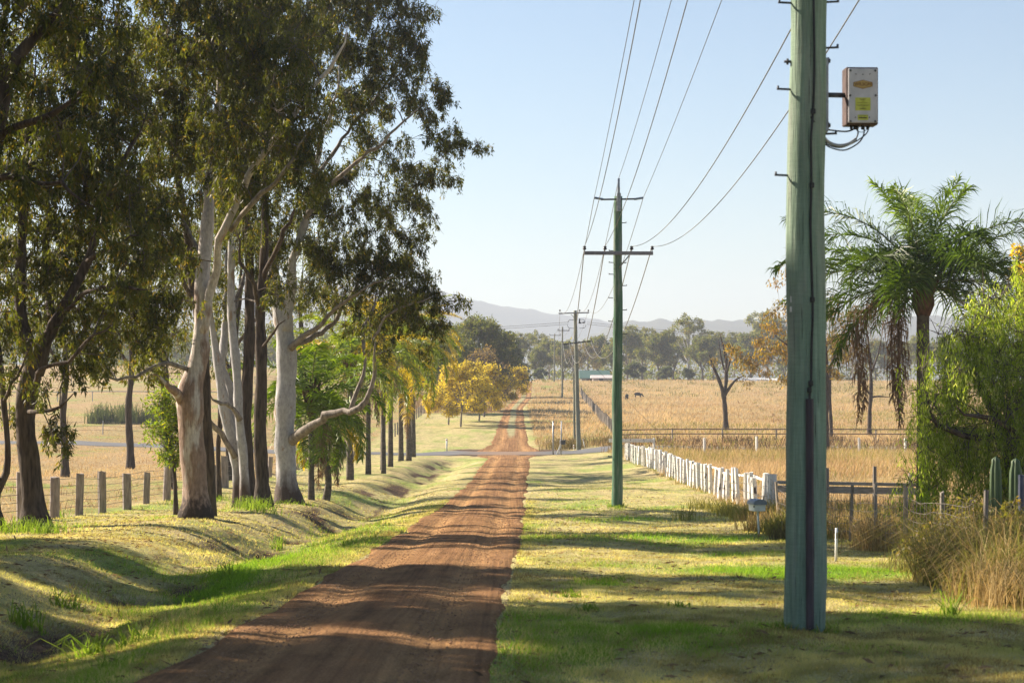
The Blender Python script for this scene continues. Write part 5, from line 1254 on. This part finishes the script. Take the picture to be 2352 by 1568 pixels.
# paddock fences near and beyond the cross road
def line_fence(name, label, x0, x1, d, sp, h, rails, post_r, mat, rr, railmat='barbwire', slope=0.0):
    xx = np.arange(x0, x1, sp); t = thing(name, label, "fence", on((x0 + x1) / 2, d)); pm = None; pts = []
    for k, x in enumerate(xx):
        x = x + rng.normal(0, .15); y = d + (x - x0) * slope; z = float(H(x, y)); pts.append((x, y, z))
        split_post(x, y, z, h + rng.normal(0, .03), post_r, .9, .07, (rng.normal(0, .02), 0), 7).build("post", M[mat], t)
    pts = A(pts)
    for hh in rails: polyline_wire(t, pts + A((0, -.02, hh)), rr, "rail" if rr > .02 else "wire", railmat)
    return t
M['rustpipe'] = noisy("rusty_pipe", (.09, .055, .045), (.17, .115, .10), (1, 1, 1), 5, .7, .2, .004, .3)
line_fence("pipe_fence", "rusty double pipe rail fence across the dry right paddock", 9.5, 60, 173, 4.4, 1.2, (1.18, .78), .075, 'timber', .045, 'rustpipe')
w2 = line_fence("white_post_fence", "row of widely spaced white posts standing in the dry grass before the pipe fence", 10.6, 52, 148, 3.75, 1.2, (1.0, .6), .11, 'whitepaint', .008)
a, b = A((7.2, 148, float(H(7.2, 148)) + 1.02)), A((10.5, 148, float(H(10.6, 148)) + 1.02))
MB().box((a + b) / 2, (3.3, .06, .26), 0, bev=.01).build("board", M['whitepaint'], w2)
line_fence("pipe_fence", "grey single rail pipe fence across the far left paddock", -80, -18, 250, 4.6, 1.25, (1.22,), .06, 'steel', .05, 'steel')
line_fence("wire_fence", "thin steel post wire fence beyond the left end of the asphalt road", -75, -12, 177, 4.3, 1.2, (1.1, .75, .4), .05, 'steel', .012)
line_fence("wire_fence", "faint wire fence high on the far left slope", -95, -10, 320, 6, 1.3, (1.2, .8), .07, 'timber', .02)
x, y, zq = -32.6, 168.5, float(H(-32.6, 168.5)); tag(split_post(0, 0, 0, 1.25, .1).build("fence_post", M['timber'], None, (0, 0, 0)), "single stout timber post beside the asphalt road in the left paddock", "post").location = (x, y, zq)
# far dark post fence beside the track, right
t = thing("post_fence", "dark close post fence beyond the asphalt road climbing beside the track", "fence", on(8.3, 176))
p0 = A(G(1404, 992, 165)); p1 = A(G(1334, 906, 200)); fm = split_post(0, 0, 0, 1.25, .09, .9, .12); fme = fm.mesh("post", [M['timber']])
for k in range(60):
    q = k / 59; x = p0[0] + (p1[0] - p0[0]) * q; y = p0[1] + (p1[1] - p0[1]) * q
    o = bpy.data.objects.new("post", fme); COL.objects.link(o); o.parent = t; o.location = A((x, y, float(H(x, y)))) - A(t.location); o.rotation_euler = (rng.normal(0, .03), rng.normal(0, .03), rng.uniform(0, 6))
t = thing("wire_fence", "dark wire fence beyond the asphalt road seen between the last palms", "fence", on(-11, 183)); fp_ = []
for k in range(22):
    y = 183 + k * 4.2; x = -11.0; split_post(x, y, float(H(x, y)), 1.2, .08, .9, .1).build("post", M['timber'], t); fp_.append((x, y, float(H(x, y))))
for hh in (1.1, .6): polyline_wire(t, A(fp_) + A((-.08, 0, hh)), .012)

# ------------------------------------------------------------------ small roadside things
def stick(name, label, cat, u, vb, vt, r, mat, lean=0.0, cap=None, d=None):
    x, y, z = G(u, vb) if d is None else ((u - CX) / FOV_PX * d, d, float(H((u - CX) / FOV_PX * d, d)))
    h = (vb - vt) / FOV_PX * y
    t = thing(name, label, cat, (x, y, z))
    MB().tube([(x, y, z - .1), (x + lean, y, z + h)], r, 8, 0).build("post", M[mat], t)
    if cap: MB().box((x + lean, y - r - .004, z + h - .12), (r * 1.6, .01, .1), 0, bev=.003).build("reflector", M[cap], t)
    return t
M['whiteplastic'] = noisy("white_marker", (.66, .66, .64), (.8, .8, .78), (1, 1, 1), 6, .6)
M['red'] = noisy("reflector_red", (.3, .03, .02), (.4, .05, .03), (1, 1, 1), 6, .4)
stick("marker_post", "thin white marker stick on the lush grass right of the box pole", "marker post", 1920, 1288, 1212, .022, 'whiteplastic', .01, 'greywhite')
stick("guide_post", "white guide post on the left corner of the cross road", "guide post", 1026, 1036, 1008, .07, 'whiteplastic', 0, 'red', d=166.6)
stick("guide_post", "short white post at the foot of the junction pole, left side", "guide post", 1318, 1040, 1028, .04, 'whiteplastic', 0, 'red', d=167.3)
stick("guide_post", "leaning white stick right of the junction pole", "guide post", 1344, 1040, 1018, .035, 'whiteplastic', -.18, 'red', d=167.5)
t = stick("sign_post", "tall grey sign post with a second pipe and a dark letterbox at the junction", "sign post", 1270.5, 1040, 962, .06, 'steel', 0, d=158.5)
sx, sy, szz = t.location
MB().tube([(sx + .62, sy + .2, szz - .1), (sx + .68, sy + .2, szz + 2.7)], .05, 8, 0).build("pipe", M['steel'], t)
MB().box((sx + .75, sy, szz + 1.0), (.4, .5, .36), .2, bev=.04).build("letterbox", M['darksteel'], t)
MB().box((sx + .45, sy - .05, szz + .42), (.12, .12, .95), 0, bev=.01, tilt=('Y', .35)).build("prop", M['whiteplastic'], t)
MB().box((sx, sy - .1, szz + 2.45), (.03, .75, .22), .12, bev=.004).build("sign_plate", M['steel'], t)
# letterbox on a stick by the white fence
mx, my, mz = G(1744, 1229)
mk_ = FOV_PX / my
t = thing("mailbox", "white mailbox with a blue grey rounded roof on a leaning stick by the white fence", "mailbox", (mx, my, mz))
bx_ = P(1739, 1165, my)
MB().tube([(mx, my, mz - .1), (bx_[0] + .01, my, bx_[2] - .08)], .022, 8, 0).build("post", M['whiteplastic'], t)
MB().box(bx_, (.25, .34, .14), .25, bev=.01).build("body", M['whiteplastic'], t)
mb = MB(); prof = [(-.15, 0), (-.145, .05), (-.11, .09), (-.05, .11), (.05, .11), (.11, .09), (.145, .05), (.15, 0)]
V = [(a, y, zc) for y in (-.20, .20) for a, zc in prof]; c, s = math.cos(.25), math.sin(.25)
V = [(bx_[0] + a * c - y * s, bx_[1] + a * s + y * c, bx_[2] + .071 + zc) for a, y, zc in V]
mb.add(V, [(k, (k + 1) % 8, 8 + (k + 1) % 8, 8 + k) for k in range(8)], 0, False)
mb.c.append((np.zeros((0, 3)), np.arange(8)[None, ::-1], 0, False, None)); mb.c.append((np.zeros((0, 3)), (np.arange(8) + 8)[None], 0, False, None))
mb.build("lid", noisy("blue_grey_tin", (.17, .20, .25), (.25, .28, .33), (1, 1, 1), 9, .5, .1, .003, .2), t)
MB().box(bx_ + A((-.035, -.174, .03)), (.14, .012, .03), .25).build("slot", M['black'], t)

# cactus behind the tall grass at the right edge
def cactus(u, vt, d, r, label):
    x = (u - CX) / FOV_PX * d; z = float(H(x, d)); h = P(u, vt, d)[2] - z
    n = 40; a = np.linspace(0, 2 * math.pi, n, endpoint=False); ks = np.r_[0, np.linspace(.05, .93, 14), .97, 1.0]; V = []
    for k in ks:
        q = 1 if k < .92 else (.75 if k < .99 else .12)
        rr = r * q * (1 + .16 * np.cos(a * 7)) * (.9 + .15 * math.sin(k * 3))
        V.append(np.c_[x + np.cos(a) * rr, d + np.sin(a) * rr, np.full(n, z + h * k)])
    m = len(ks); F = [(i * n + j, i * n + (j + 1) % n, i * n + n + (j + 1) % n, i * n + n + j) for i in range(m - 1) for j in range(n)]
    mb = MB().add(np.concatenate(V) - A((x, d, z)), F, 0, True); mb.c.append((np.zeros((0, 3)), (np.arange(n) + (m - 1) * n)[None], 0, True, None))
    o = mb.build("cactus", noisy("cactus_skin", (.045, .08, .035), (.09, .135, .06), (1, 1, .2), 9, .6, .2, .01)); o.location = (x, d, z)
    tag(o, label, "cactus", "cacti at the right edge")
cactus(2287, 1048, 33.0, .085, "fluted green column cactus under the pepper tree, standing farther from the edge")
cactus(2333, 1052, 33.4, .095, "fluted green column cactus close to the right edge, behind the tall grass")
x, y, z = G(2340, 1385); x = (2345 - CX) / FOV_PX * 30; 
o = split_post(0, 0, 0, 1.45, .05, 1).build("star_picket", noisy("dark_blue_picket", (.05, .06, .10), (.09, .10, .15), (1, 1, 1), 9, .6, .2, .01)); o.location = (x, 30, float(H(x, 30))); tag(o, "dark blue grey steel picket standing in the tall grass at the right edge", "post")

# cattle
def cow(u, v, rz, label, s):
    x, y, z = G(u, v, 150)
    me = bpy.data.meshes.new("cow")
    J = [((-.95, 0, 1.12), .28), ((-.6, 0, 1.1), .37), ((0, 0, 1.02), .42), ((.55, 0, 1.08), .37), ((.9, 0, 1.02), .24), ((1.2, 0, .72), .17), ((1.42, 0, .42), .15), ((1.6, 0, .25), .09),
         ((-.72, .2, .72), .17), ((-.85, .22, .42), .085), ((-.78, .22, .04), .07), ((-.72, -.2, .72), .17), ((-.85, -.22, .42), .085), ((-.78, -.22, .04), .07),
         ((.55, .2, .68), .14), ((.55, .22, .38), .08), ((.56, .22, .04), .065), ((.62, -.2, .68), .14), ((.66, -.22, .38), .08), ((.64, -.22, .04), .065), ((-1.2, 0, 1.02), .05), ((-1.26, 0, .5), .03), ((1.28, .2, .72), .05), ((1.28, -.2, .72), .05)]
    E = [(0, 1), (1, 2), (2, 3), (3, 4), (4, 5), (5, 6), (6, 7), (1, 8), (8, 9), (9, 10), (1, 11), (11, 12), (12, 13), (3, 14), (14, 15), (15, 16), (3, 17), (17, 18), (18, 19), (0, 20), (20, 21), (5, 22), (5, 23)]
    me.from_pydata([j for j, r in J], E, [])
    o = bpy.data.objects.new("cow", me); COL.objects.link(o)
    md = o.modifiers.new("skin", 'SKIN')
    for sv, (j, r) in zip(me.skin_vertices[0].data, J): sv.radius = (r, r)
    me.skin_vertices[0].data[2].use_root = True
    o.modifiers.new("sub", 'SUBSURF').levels = 2; o.modifiers["sub"].render_levels = 2
    me.materials.append(noisy("black_hide", (.010, .009, .009), (.025, .021, .02), (1, 1, 1), 3, .7, .1, .01))
    o.location = (x, y, z - .05); o.rotation_euler = (0, 0, rz); o.scale = (s, s, s)
    tag(o, label, "cow", "black cattle grazing in the dry paddock")
cow(1440, 917, 1.35, "black cow seen end on beside the second pole's trunk", .62)
cow(1466, 913, .15, "black cow standing side on, right of the one by the pole", .62)

# far buildings
def building(label, u0, u1, vtop, d, dep, wallh, roofm, wallm, name="shed"):
    x0, x1 = P(u0, 0, d)[0], P(u1, 0, d)[0]; zt = P(0, vtop, d)[2]; zb = float(H((x0 + x1) / 2, d)) - .3
    t = thing(name, label, name, ((x0 + x1) / 2, d, zb))
    rh = (zt - zb) * (1 - wallh); zw = zt - rh
    MB().box(((x0 + x1) / 2, d + dep / 2, (zb + zw) / 2), (x1 - x0, dep, zw - zb), bev=.02).build("wall", wallm, t)
    mb = MB(); V = [(x0 - .4, d - .5, zw + .02), (x1 + .4, d - .5, zw + .02), (x1 + .4, d + dep / 2, zt), (x0 - .4, d + dep / 2, zt), (x1 + .4, d + dep + .5, zw + .02), (x0 - .4, d + dep + .5, zw + .02)]
    mb.add(V, [(0, 1, 2, 3), (3, 2, 4, 5), (5, 4, 1, 0)], 0, False); mb.add([V[0], V[3], V[5], V[1], V[2], V[4]], [(0, 1, 2), (5, 4, 3)], 0, False); mb.build("roof", roofm, t)
    mb = MB().box(((x0 * .7 + x1 * .3), d - .02, (zb + zw) / 2), ((x1 - x0) * .16, .06, (zw - zb) * .8)); mb.build("door", M['darksteel'], t)
gr = noisy("green_roof_tin", (.05, .11, .09), (.08, .15, .12), (3, 1, 1), 4, .5, .2, .02)
building("low shed with a dark green roof behind the dry grass crest", 1336, 1398, 850, 412, 9, .35, gr, noisy("shed_wall", (.15, .17, .16), (.22, .24, .22), (3, 1, 1), 4, .7))
building("low pink white outbuilding beside the green roofed shed", 1362, 1424, 861, 408, 5, .6, noisy("pale_tin", (.5, .44, .42), (.62, .55, .53), (3, 1, 1), 4, .6), noisy("pink_wall", (.42, .35, .34), (.52, .45, .44), (1, 1, 1), 4, .7), "outbuilding")
building("long low house with a white roof edge behind the orange gum", 1682, 1788, 868, 432, 10, .3, noisy("white_roof", (.6, .6, .58), (.74, .73, .7), (3, 1, 1), 4, .5), noisy("house_wall", (.12, .12, .13), (.18, .18, .19), (1, 1, 1), 4, .8), "house")
building("dark blue roofed house half hidden behind the last palm", 1040, 1085, 832, 372, 8, .55, noisy("blue_roof", (.06, .08, .13), (.1, .13, .18), (3, 1, 1), 4, .5), noisy("far_wall", (.1, .11, .13), (.15, .16, .17), (1, 1, 1), 4, .8), "house")
# ------------------------------------------------------------------ grass (stuff)
def blade_tris(mb, x, y, h, w, col, lean=.35, wind=(.1, -.05)):
    n = len(x); z = H(x, y)
    B = np.stack([x, y, z - .01], -1)
    a = rng.uniform(0, 6.283, n); wd = np.stack([np.cos(a), np.sin(a), np.zeros(n)], -1) * (w / 2)[:, None]
    l = rng.normal(0, lean, (n, 2)) + A(wind)
    tip = B + np.stack([l[:, 0] * h, l[:, 1] * h, h], -1)
    V = np.stack([B - wd, B + wd, tip], 1).reshape(-1, 3)
    mb.add(V, np.arange(3 * n).reshape(-1, 3), 0, True, np.repeat(col, 3, axis=0))
def arch_blades(mb, x, y, h, w, col, lean=.6, z=None):
    n = len(x); z = H(x, y) if z is None else z
    B = np.stack([x, y, z - .03], -1)
    a = rng.uniform(0, 6.283, n); wd = np.stack([np.cos(a), np.sin(a), np.zeros(n)], -1) * (w / 2)[:, None]
    l = rng.normal(0, lean, (n, 2)); l = np.c_[l, np.zeros(n)]
    m1 = B + l * (h * .18)[:, None] + A((0, 0, 1)) * (h * .45)[:, None]
    m2 = B + l * (h * .5)[:, None] + A((0, 0, 1)) * (h * .82)[:, None]
    tp = B + l * (h * .95)[:, None] + A((0, 0, 1)) * (h * (1.0 - .35 * np.linalg.norm(l, axis=1)))[:, None]
    V = np.stack([B - wd, B + wd, m1 - wd * .8, m1 + wd * .8, m2 - wd * .5, m2 + wd * .5, tp], 1).reshape(-1, 3)
    i = np.arange(n)[:, None] * 7; n0 = mb.n
    mb.add(V, np.concatenate([np.c_[i, i + 1, i + 3, i + 2], np.c_[i + 2, i + 3, i + 5, i + 4]]), 0, True, np.repeat(col, 7, axis=0))
    mb.c.append((np.zeros((0, 3)), np.c_[i + 4, i + 5, i + 6] + n0, 0, True, None))
def mixcol(c1, c2, f): return A(c1) * (1 - f[:, None]) + A(c2) * f[:, None]
def samp(n, d0, d1, pw, x0, x1, fw=.275):
    u = rng.random(n); d = (d0 ** (1 - pw) + u * (d1 ** (1 - pw) - d0 ** (1 - pw))) ** (1 / (1 - pw))
    x = rng.uniform(-1, 1, n) * fw * d
    k = (x > x0) & (x < x1); return x[k], d[k]
STRAW1, STRAW2, OLIVE, LUSH1, LUSH2 = (.57, .47, .24), (.45, .39, .17), (.32, .32, .11), (.15, .26, .025), (.27, .40, .05)
def veg_col(x, y, boost=0.0):
    lu = np.clip(lush(x, y) * 1.35 + boost, 0, 1); n = len(x); r = rng.random(n)
    g = np.clip(fbm(x * .9, y * .45, 33) * 1.6 - .45 + .5 * (rng.random(n) - .5), 0, 1)
    dry = mixcol(STRAW1, STRAW2, r); dry = dry * (1 - g[:, None]) + A(OLIVE) * g[:, None]
    gr = mixcol(LUSH1, LUSH2, rng.random(n))
    br = (rng.random(n) < .35 * sm(.5, .8, vnoise(x * 1.7, y * 1.1, 92)))[:, None]; dry = np.where(br, A((.26, .17, .08)), dry)
    dry = dry * (.5 + 1.0 * vnoise(x * 4.1, y * 2.2, 93) * (.6 + .8 * vnoise(x * 1.3, y * .7, 94)))[:, None]
    f = (rng.random(n) < lu).astype(float)[:, None]
    return dry * (1 - f) + gr * f, lu
mb = MB()
for n, d0, d1, pw, hh, ww in ((620000, 12.5, 40, 1.25, .036, .0085), (170000, 38, 100, 1.2, .05, .018)):
    x, y = samp(n, d0, d1, pw, -12.2, 8.0)
    k = (rng.random(len(x)) < sm(-.06, .45, -inside(x, y))) & (rng.random(len(x)) > dirtf(x, y) * .85)
    x, y = x[k], y[k]; col, lu = veg_col(x, y)
    cl = sm(.35, .75, vnoise(x * 3.1, y * 2.2, 91)); blade_tris(mb, x, y, hh * (.35 + .7 * rng.random(len(x)) + .9 * cl * rng.random(len(x))) * (1 + .9 * lu), ww * (.8 + .5 * rng.random(len(x))), col, .55)
tag(mb.build("lawn_grass", M['grass']), kind='stuff')
# taller wet grass between road and ditch, weeds, green tufts at trunk feet
mb = MB()
x, y = samp(420000, 12.5, 75, 1.3, -8.5, -1.5)
l, r = redge(y); d = l - x
k = (d > .02) & (d < 3.3 + .5 * vnoise(y * .5, y * 0, 9)) & (rng.random(len(x)) > dirtf(x, y) * 1.1) & (rng.random(len(x)) < sm(0, .5, d) * (1 - .8 * sm(1.9, 3.2, d)) + .08)
x, y = x[k], y[k]; col, lu = veg_col(x, y, .18)
tall = .045 + .075 * sm(.2, .9, lush(x, y)) + .05 * sm(.6, .8, vnoise(x * 1.4, y * .8, 19))
blade_tris(mb, x, y, tall * (.5 + .9 * rng.random(len(x))), .009 * (1 + y / 60), col, .5)
def tuft(mb, x, y, n, R, h, w, cols, lean=.6):
    xx = x + rng.normal(0, R, n); yy = y + rng.normal(0, R, n)
    arch_blades(mb, xx, yy, h * (.5 + .8 * rng.random(n)), np.full(n, w), mixcol(cols[0], cols[1], rng.random(n)), lean)
GRN = ((.11, .19, .02), (.25, .33, .05))
for u, v, n, R, h in [(575, 1166, 160, .35, .4), (592, 1170, 140, .3, .35), (640, 1152, 90, .3, .25), (500, 1150, 90, .35, .3), (30, 1222, 200, .35, .35), (100, 1225, 160, .3, .3), (130, 1190, 60, .2, .25), (675, 1158, 80, .4, .22), (396, 1157, 50, .2, .2), (612, 1177, 60, .25, .25), (1310, 1372, 60, .10, .10), (1352, 1404, 60, .07, .12), (1302, 1360, 30, .05, .1), (1560, 1395, 30, .05, .1), (2180, 1418, 30, .05, .3), (520, 1330, 40, .06, .3), (60, 1440, 60, .1, .3), (210, 1510, 50, .08, .25), (320, 1480, 60, .12, .25), (150, 1395, 40, .1, .25), (640, 1262, 40, .1, .35), (1385, 1335, 120, .2, .10), (1417, 1168, 60, .16, .16), (1800, 1446, 80, .1, .10), (1880, 1452, 60, .1, .08)]:
    gx, gy_, gz = G(u, v); tuft(mb, gx, gy_, n, R, h, .02, GRN)
for q in range(240):
    y = rng.uniform(13, 60); l, r = redge(y); x = l - rng.uniform(.3, 3.2)
    tuft(mb, x, y, 9, .04, rng.uniform(.08, .2), .012, GRN, .5)
for q in range(120):
    y = rng.uniform(15, 60); x = rng.uniform(.6, 6.5); tuft(mb, x, y, 8, .04, rng.uniform(.04, .08), .012, ((.12, .16, .03), (.2, .2, .07)), .7)
for q in range(2600):
    y = float(13 + 32 * rng.random() ** 1.4); x = float(rng.uniform(-.27 * y, 5.6))
    if float(inside(x, y)) > -.12: continue
    cs = (((.42, .32, .14), (.60, .48, .22)), ((.20, .24, .05), (.34, .36, .09)), ((.24, .16, .08), (.36, .25, .13)))[int(rng.integers(0, 3))]
    tuft(mb, x, y, 8, .035, rng.uniform(.035, .085), .011, cs, .8)
for a in np.linspace(0, 6.28, 40): tuft(mb, b1[0] + .23 * math.cos(a), b1[1] + .23 * math.sin(a), 8, .04, rng.uniform(.06, .14), .012, GRN if rng.random() < .6 else ((.35, .25, .12), (.5, .38, .18)), .5)
for a in np.linspace(0, 6.28, 26): tuft(mb, b2[0] + .24 * math.cos(a), b2[1] + .24 * math.sin(a), 8, .06, rng.uniform(.10, .2), .02, GRN, .5)
tag(mb.build("ditch_grass", M['grass']), kind='stuff')
# dry paddock grass
mb = MB()
DRY1, DRY2, DRY3 = (.38, .26, .14), (.63, .49, .29), (.28, .26, .08)
for n, d0, d1, pw, hh, ww in ((70000, 46, 100, .6, .34, .02), (110000, 95, 175, .6, .5, .035), (150000, 168, 420, .9, .42, .07)):
    x, y = samp(n, d0, d1, pw, -130, 130, .28)
    n_ = fbm(x * .12, y * .05, 44)
    k = (dryf(x, y) > .5) & (np.abs(y - 162.5) > 5.0) & (inside(x, y) < -.4)
    left = x < -4
    k &= rng.random(len(x)) < np.where(left, .55, 1)
    x, y, n_ = x[k], y[k], n_[k]; left = x < -12.4
    f = np.clip(n_ * 1.5 - .3 + .3 * rng.normal(0, 1, len(x)), 0, 1)
    col = mixcol(DRY1, DRY2, f); gsel = (rng.random(len(x)) < sm(.5, .72, fbm(x * .05, y * .03, 45)) * .55)[:, None]; col = np.where(gsel, A(DRY3), col)
    h = hh * (.45 + .8 * rng.random(len(x))) * np.where(left, .28, 1.0) * (.5 + n_)
    # mown left side of the track
    blade_tris(mb, x, y, h, ww * (.7 + .6 * rng.random(len(x))), col, .35)
tag(mb.build("dry_grass", M['dry']), kind='stuff')
# tall rank grass and weeds at the right: along the fence line and the big clumps by the camera
mb = MB()
TALL1, TALL2, TALL3 = ((.26, .19, .085), (.50, .38, .19)), ((.15, .16, .035), (.32, .31, .08)), ((.11, .10, .04), (.22, .17, .08))
def rank(n, x0, x1, y0, y1, h0, h1, cols, w=.012, lean=.45):
    nc = max(4, n // 26)
    cx = rng.uniform(x0, x1, nc); cy = rng.uniform(y0, y1, nc); ch = rng.uniform(h0, h1, nc); ck = rng.integers(0, len(cols), nc)
    i = rng.integers(0, nc, n)
    x = cx[i] + rng.normal(0, .13, n); y = cy[i] + rng.normal(0, .16, n)
    f = rng.random(n); c0_ = A([c[0] for c in cols])[ck[i]]; c1_ = A([c[1] for c in cols])[ck[i]]
    arch_blades(mb, x, y, ch[i] * (.55 + .6 * rng.random(n)), np.full(n, w) * (.7 + .6 * rng.random(n)), c0_ * (1 - f[:, None]) + c1_ * f[:, None], lean)
rank(3000, 6.3, 7.4, 42, 54, .35, .7, (TALL2, TALL3, TALL1), .016)
rank(900, 5.9, 7.0, 44, 49, .3, .55, (TALL2, TALL2, TALL3), .018)
rank(5000, 6.9, 9.5, 33, 43, .25, .6, (TALL1, TALL1, TALL2, TALL3), .014, .6)
rank(700, 6.5, 6.8, 36, 37.5, .5, .8, (TALL1,), .014, .5)
rank(5500, 6.55, 9.0, 27.5, 34, .4, 1.15, (TALL1, TALL2, TALL3), .013, .7)
rank(8000, 5.7, 8.0, 23.8, 28.5, .35, 1.1, (TALL2, TALL2, TALL1, TALL3), .012, .75)
rank(2500, 5.4, 6.6, 22, 24.5, .35, .7, (TALL2, TALL1, TALL3), .012)
rank(4000, 8.0, 15, 24, 42, .4, 1.0, (TALL1, TALL1, TALL2, TALL3), .014, .7)
rank(900, 5.8, 6.5, 25, 31, .2, .45, (TALL2, TALL3), .012)
rank(4000, 7.5, 12, 42, 60, .4, .8, (TALL1, TALL1, TALL2), .018)
for k in range(70):
    y = rng.uniform(56, 128); q = (y - c0[1]) / (c1[1] - c0[1]); x = c0[0] + (c1[0] - c0[0]) * q - rng.uniform(-.1, .3); tuft(mb, x, y, 10, .1, rng.uniform(.12, .3), .02, TALL2, .6)
for u, v, n in ((1560, 1195, 60), (1640, 1175, 200), (1665, 1185, 200), (1700, 1195, 200), (1720, 1220, 160), (1770, 1230, 220), (1790, 1240, 160), (1600, 1168, 120), (1690, 1190, 140)):
    gx, gy_, gz = G(u, v); tuft(mb, gx + .15, gy_, n, .22, .42, .02, TALL2 if n != 160 else TALL3, .5)
tag(mb.build("tall_grass", M['dry']), kind='stuff')
# weeds in front of the pipe fence, reeds in the far left paddock, rough scrub along the fences
mb = MB()
for k in range(240):
    x = rng.uniform(8, 45); y = rng.choice([rng.uniform(169, 172), rng.uniform(150, 157)]); tuft(mb, x, y, 16, .5, rng.uniform(.5, 1.0), .07, ((.10, .07, .04), (.22, .15, .08)) if rng.random() < .8 else TALL2, .5)
for k in range(60):
    x = rng.uniform(3.2, 9); y = rng.uniform(168, 176); tuft(mb, x, y, 14, .4, rng.uniform(.5, .9), .06, TALL3, .5)
for k in range(160):
    x = rng.uniform(-8, -1.6) if k % 2 else rng.uniform(-14, -8); y = rng.uniform(250, 330); tuft(mb, x - .02 * (y - 250), y, 16, .6, rng.uniform(.8, 1.5), .10, ((.20, .14, .085), (.36, .26, .17)), .4)
for k in range(150):
    x = rng.uniform(5, 80); y = rng.uniform(330, 402); tuft(mb, x, y, 12, .7, rng.uniform(.3, .7), .11, ((.12, .14, .035), (.24, .24, .07)), .6)
tag(mb.build("scrub_grass", M['dry']), kind='stuff')
mb = MB()
for k in range(520):
    y = float(rng.uniform(172, 400)); x = float(rng.uniform(6, .29 * y)) if k % 3 else float(rng.uniform(-.28 * y, -14))
    tuft(mb, x, y, 9, .45, rng.uniform(.25, .6) * (1 if x > 0 else .6), .07, (((.12, .15, .04), (.24, .26, .08)), ((.16, .10, .055), (.28, .19, .10)), ((.5, .42, .26), (.68, .56, .36)))[int(rng.integers(0, 3))], .6)
for k in range(260):
    y = float(rng.uniform(60, 158)); x = float(rng.uniform(-.28 * y, -13)) if k % 2 else float(rng.uniform(8.5, .28 * y + 9)); 
    if x > .3 * y: continue
    tuft(mb, x, y, 10, .25, rng.uniform(.12, .4), .03, (((.16, .19, .04), (.30, .32, .09)), ((.20, .13, .07), (.34, .24, .13)), ((.5, .42, .26), (.68, .56, .36)))[int(rng.integers(0, 3))], .6)
tag(mb.build("paddock_weeds", M['dry']), kind='stuff')
mb = MB(); yq = 12.8 + 62 * rng.random(26000) ** 1.5; sd = np.where(rng.random(26000) < .6, -1, 1); l, r = redge(yq); x = np.where(sd < 0, l - np.abs(rng.normal(0, .22, 26000)) + .05, r + np.abs(rng.normal(0, .2, 26000)) - .05); k = inside(x, yq) < .05; x, yq = x[k], yq[k]
cc, lu = veg_col(x, yq); blade_tris(mb, x, yq, (.03 + .06 * rng.random(len(x)) * sm(.35, .7, vnoise(x * 2.5, yq * 1.3, 97))) * (1 + .3 * lu), .010 * (1 + yq / 70), cc, .55)
tag(mb.build("edge_grass", M['grass']), kind='stuff')
rd = MB(); 
for k in range(60):
    x = rng.uniform(-41, -33); y = rng.uniform(193, 199); tuft(rd, x, y, 30, .35, rng.uniform(1.0, 1.9), .07, ((.035, .05, .022), (.08, .09, .04)), .25)
tag(rd.build("reeds", M['grass']), "dark clump of reeds in the left paddock beyond the asphalt road", "reeds", None, 'thing')
# loose stones on the road
mb = MB(); 
n = 15000; y = 12.5 + 50 * rng.random(n) ** 1.6; l, r = redge(y); T = np.sign(rng.normal(0, 1, n)) * (1 - rng.random(n) ** .8 * .98); x = (l + r) / 2 + T * (r - l) / 2 * 1.0
s = .005 + .012 * rng.random(n) ** 3; z = Hn(x, y) + .012 + .02 * (1 - np.abs(T))
ico = A([(1, 0, 0), (-1, 0, 0), (0, 1, 0), (0, -1, 0), (0, 0, .7), (0, 0, -.7)]); fa = A([(0, 2, 4), (2, 1, 4), (1, 3, 4), (3, 0, 4), (2, 0, 5), (1, 2, 5), (3, 1, 5), (0, 3, 5)])
V = (ico[None] * (.7 + .6 * rng.random((n, 6, 1))) * s[:, None, None] + np.stack([x, y, z], -1)[:, None]).reshape(-1, 3)
mb.add(V, (np.arange(n)[:, None, None] * 6 + fa[None]).reshape(-1, 3), 0, False)
tag(mb.build("gravel", noisy("road_stone", (.20, .11, .06), (.38, .23, .13), (1, 1, 1), 3, .9)), kind='stuff')
# fallen bark and leaf litter under the gums
mb = MB(); n = 16000
x = np.where(rng.random(n) < .6, rng.normal(-8, 2.2, n), rng.uniform(-6, 6, n)); y = 13 + 72 * rng.random(n) ** 1.5; k = (x > -12) & (inside(x, y) < .2); x, y = x[k], y[k]; n = len(x); z = H(x, y) + .012
L = .05 + .09 * rng.random(n); D = unit(np.c_[rng.normal(0, 1, (n, 2)), rng.normal(0, .12, n)])
leaf_quads(mb, np.stack([x, y, z], -1), D, L, L * .12, mixcol((.10, .065, .04), (.28, .2, .13), rng.random(n)))
tag(mb.build("leaf_litter", M['dry']), kind='stuff')

# ------------------------------------------------------------------ air
hb = MB().box((0, 1640, 76), (7000, 3900, 176))
hz = hb.build("haze", [])
m = bpy.data.materials.new("haze_air"); m.use_nodes = True; nt = m.node_tree; nt.nodes.clear()
pv = mk(nt, "VolumePrincipled"); oo = mk(nt, "OutputMaterial"); nt.links.new(pv.outputs[0], oo.inputs['Volume'])
pv.inputs['Color'].default_value = (.56, .63, .77, 1); pv.inputs['Density'].default_value = .00034; pv.inputs['Anisotropy'].default_value = .2
hz.data.materials.append(m); tag(hz, kind='stuff')
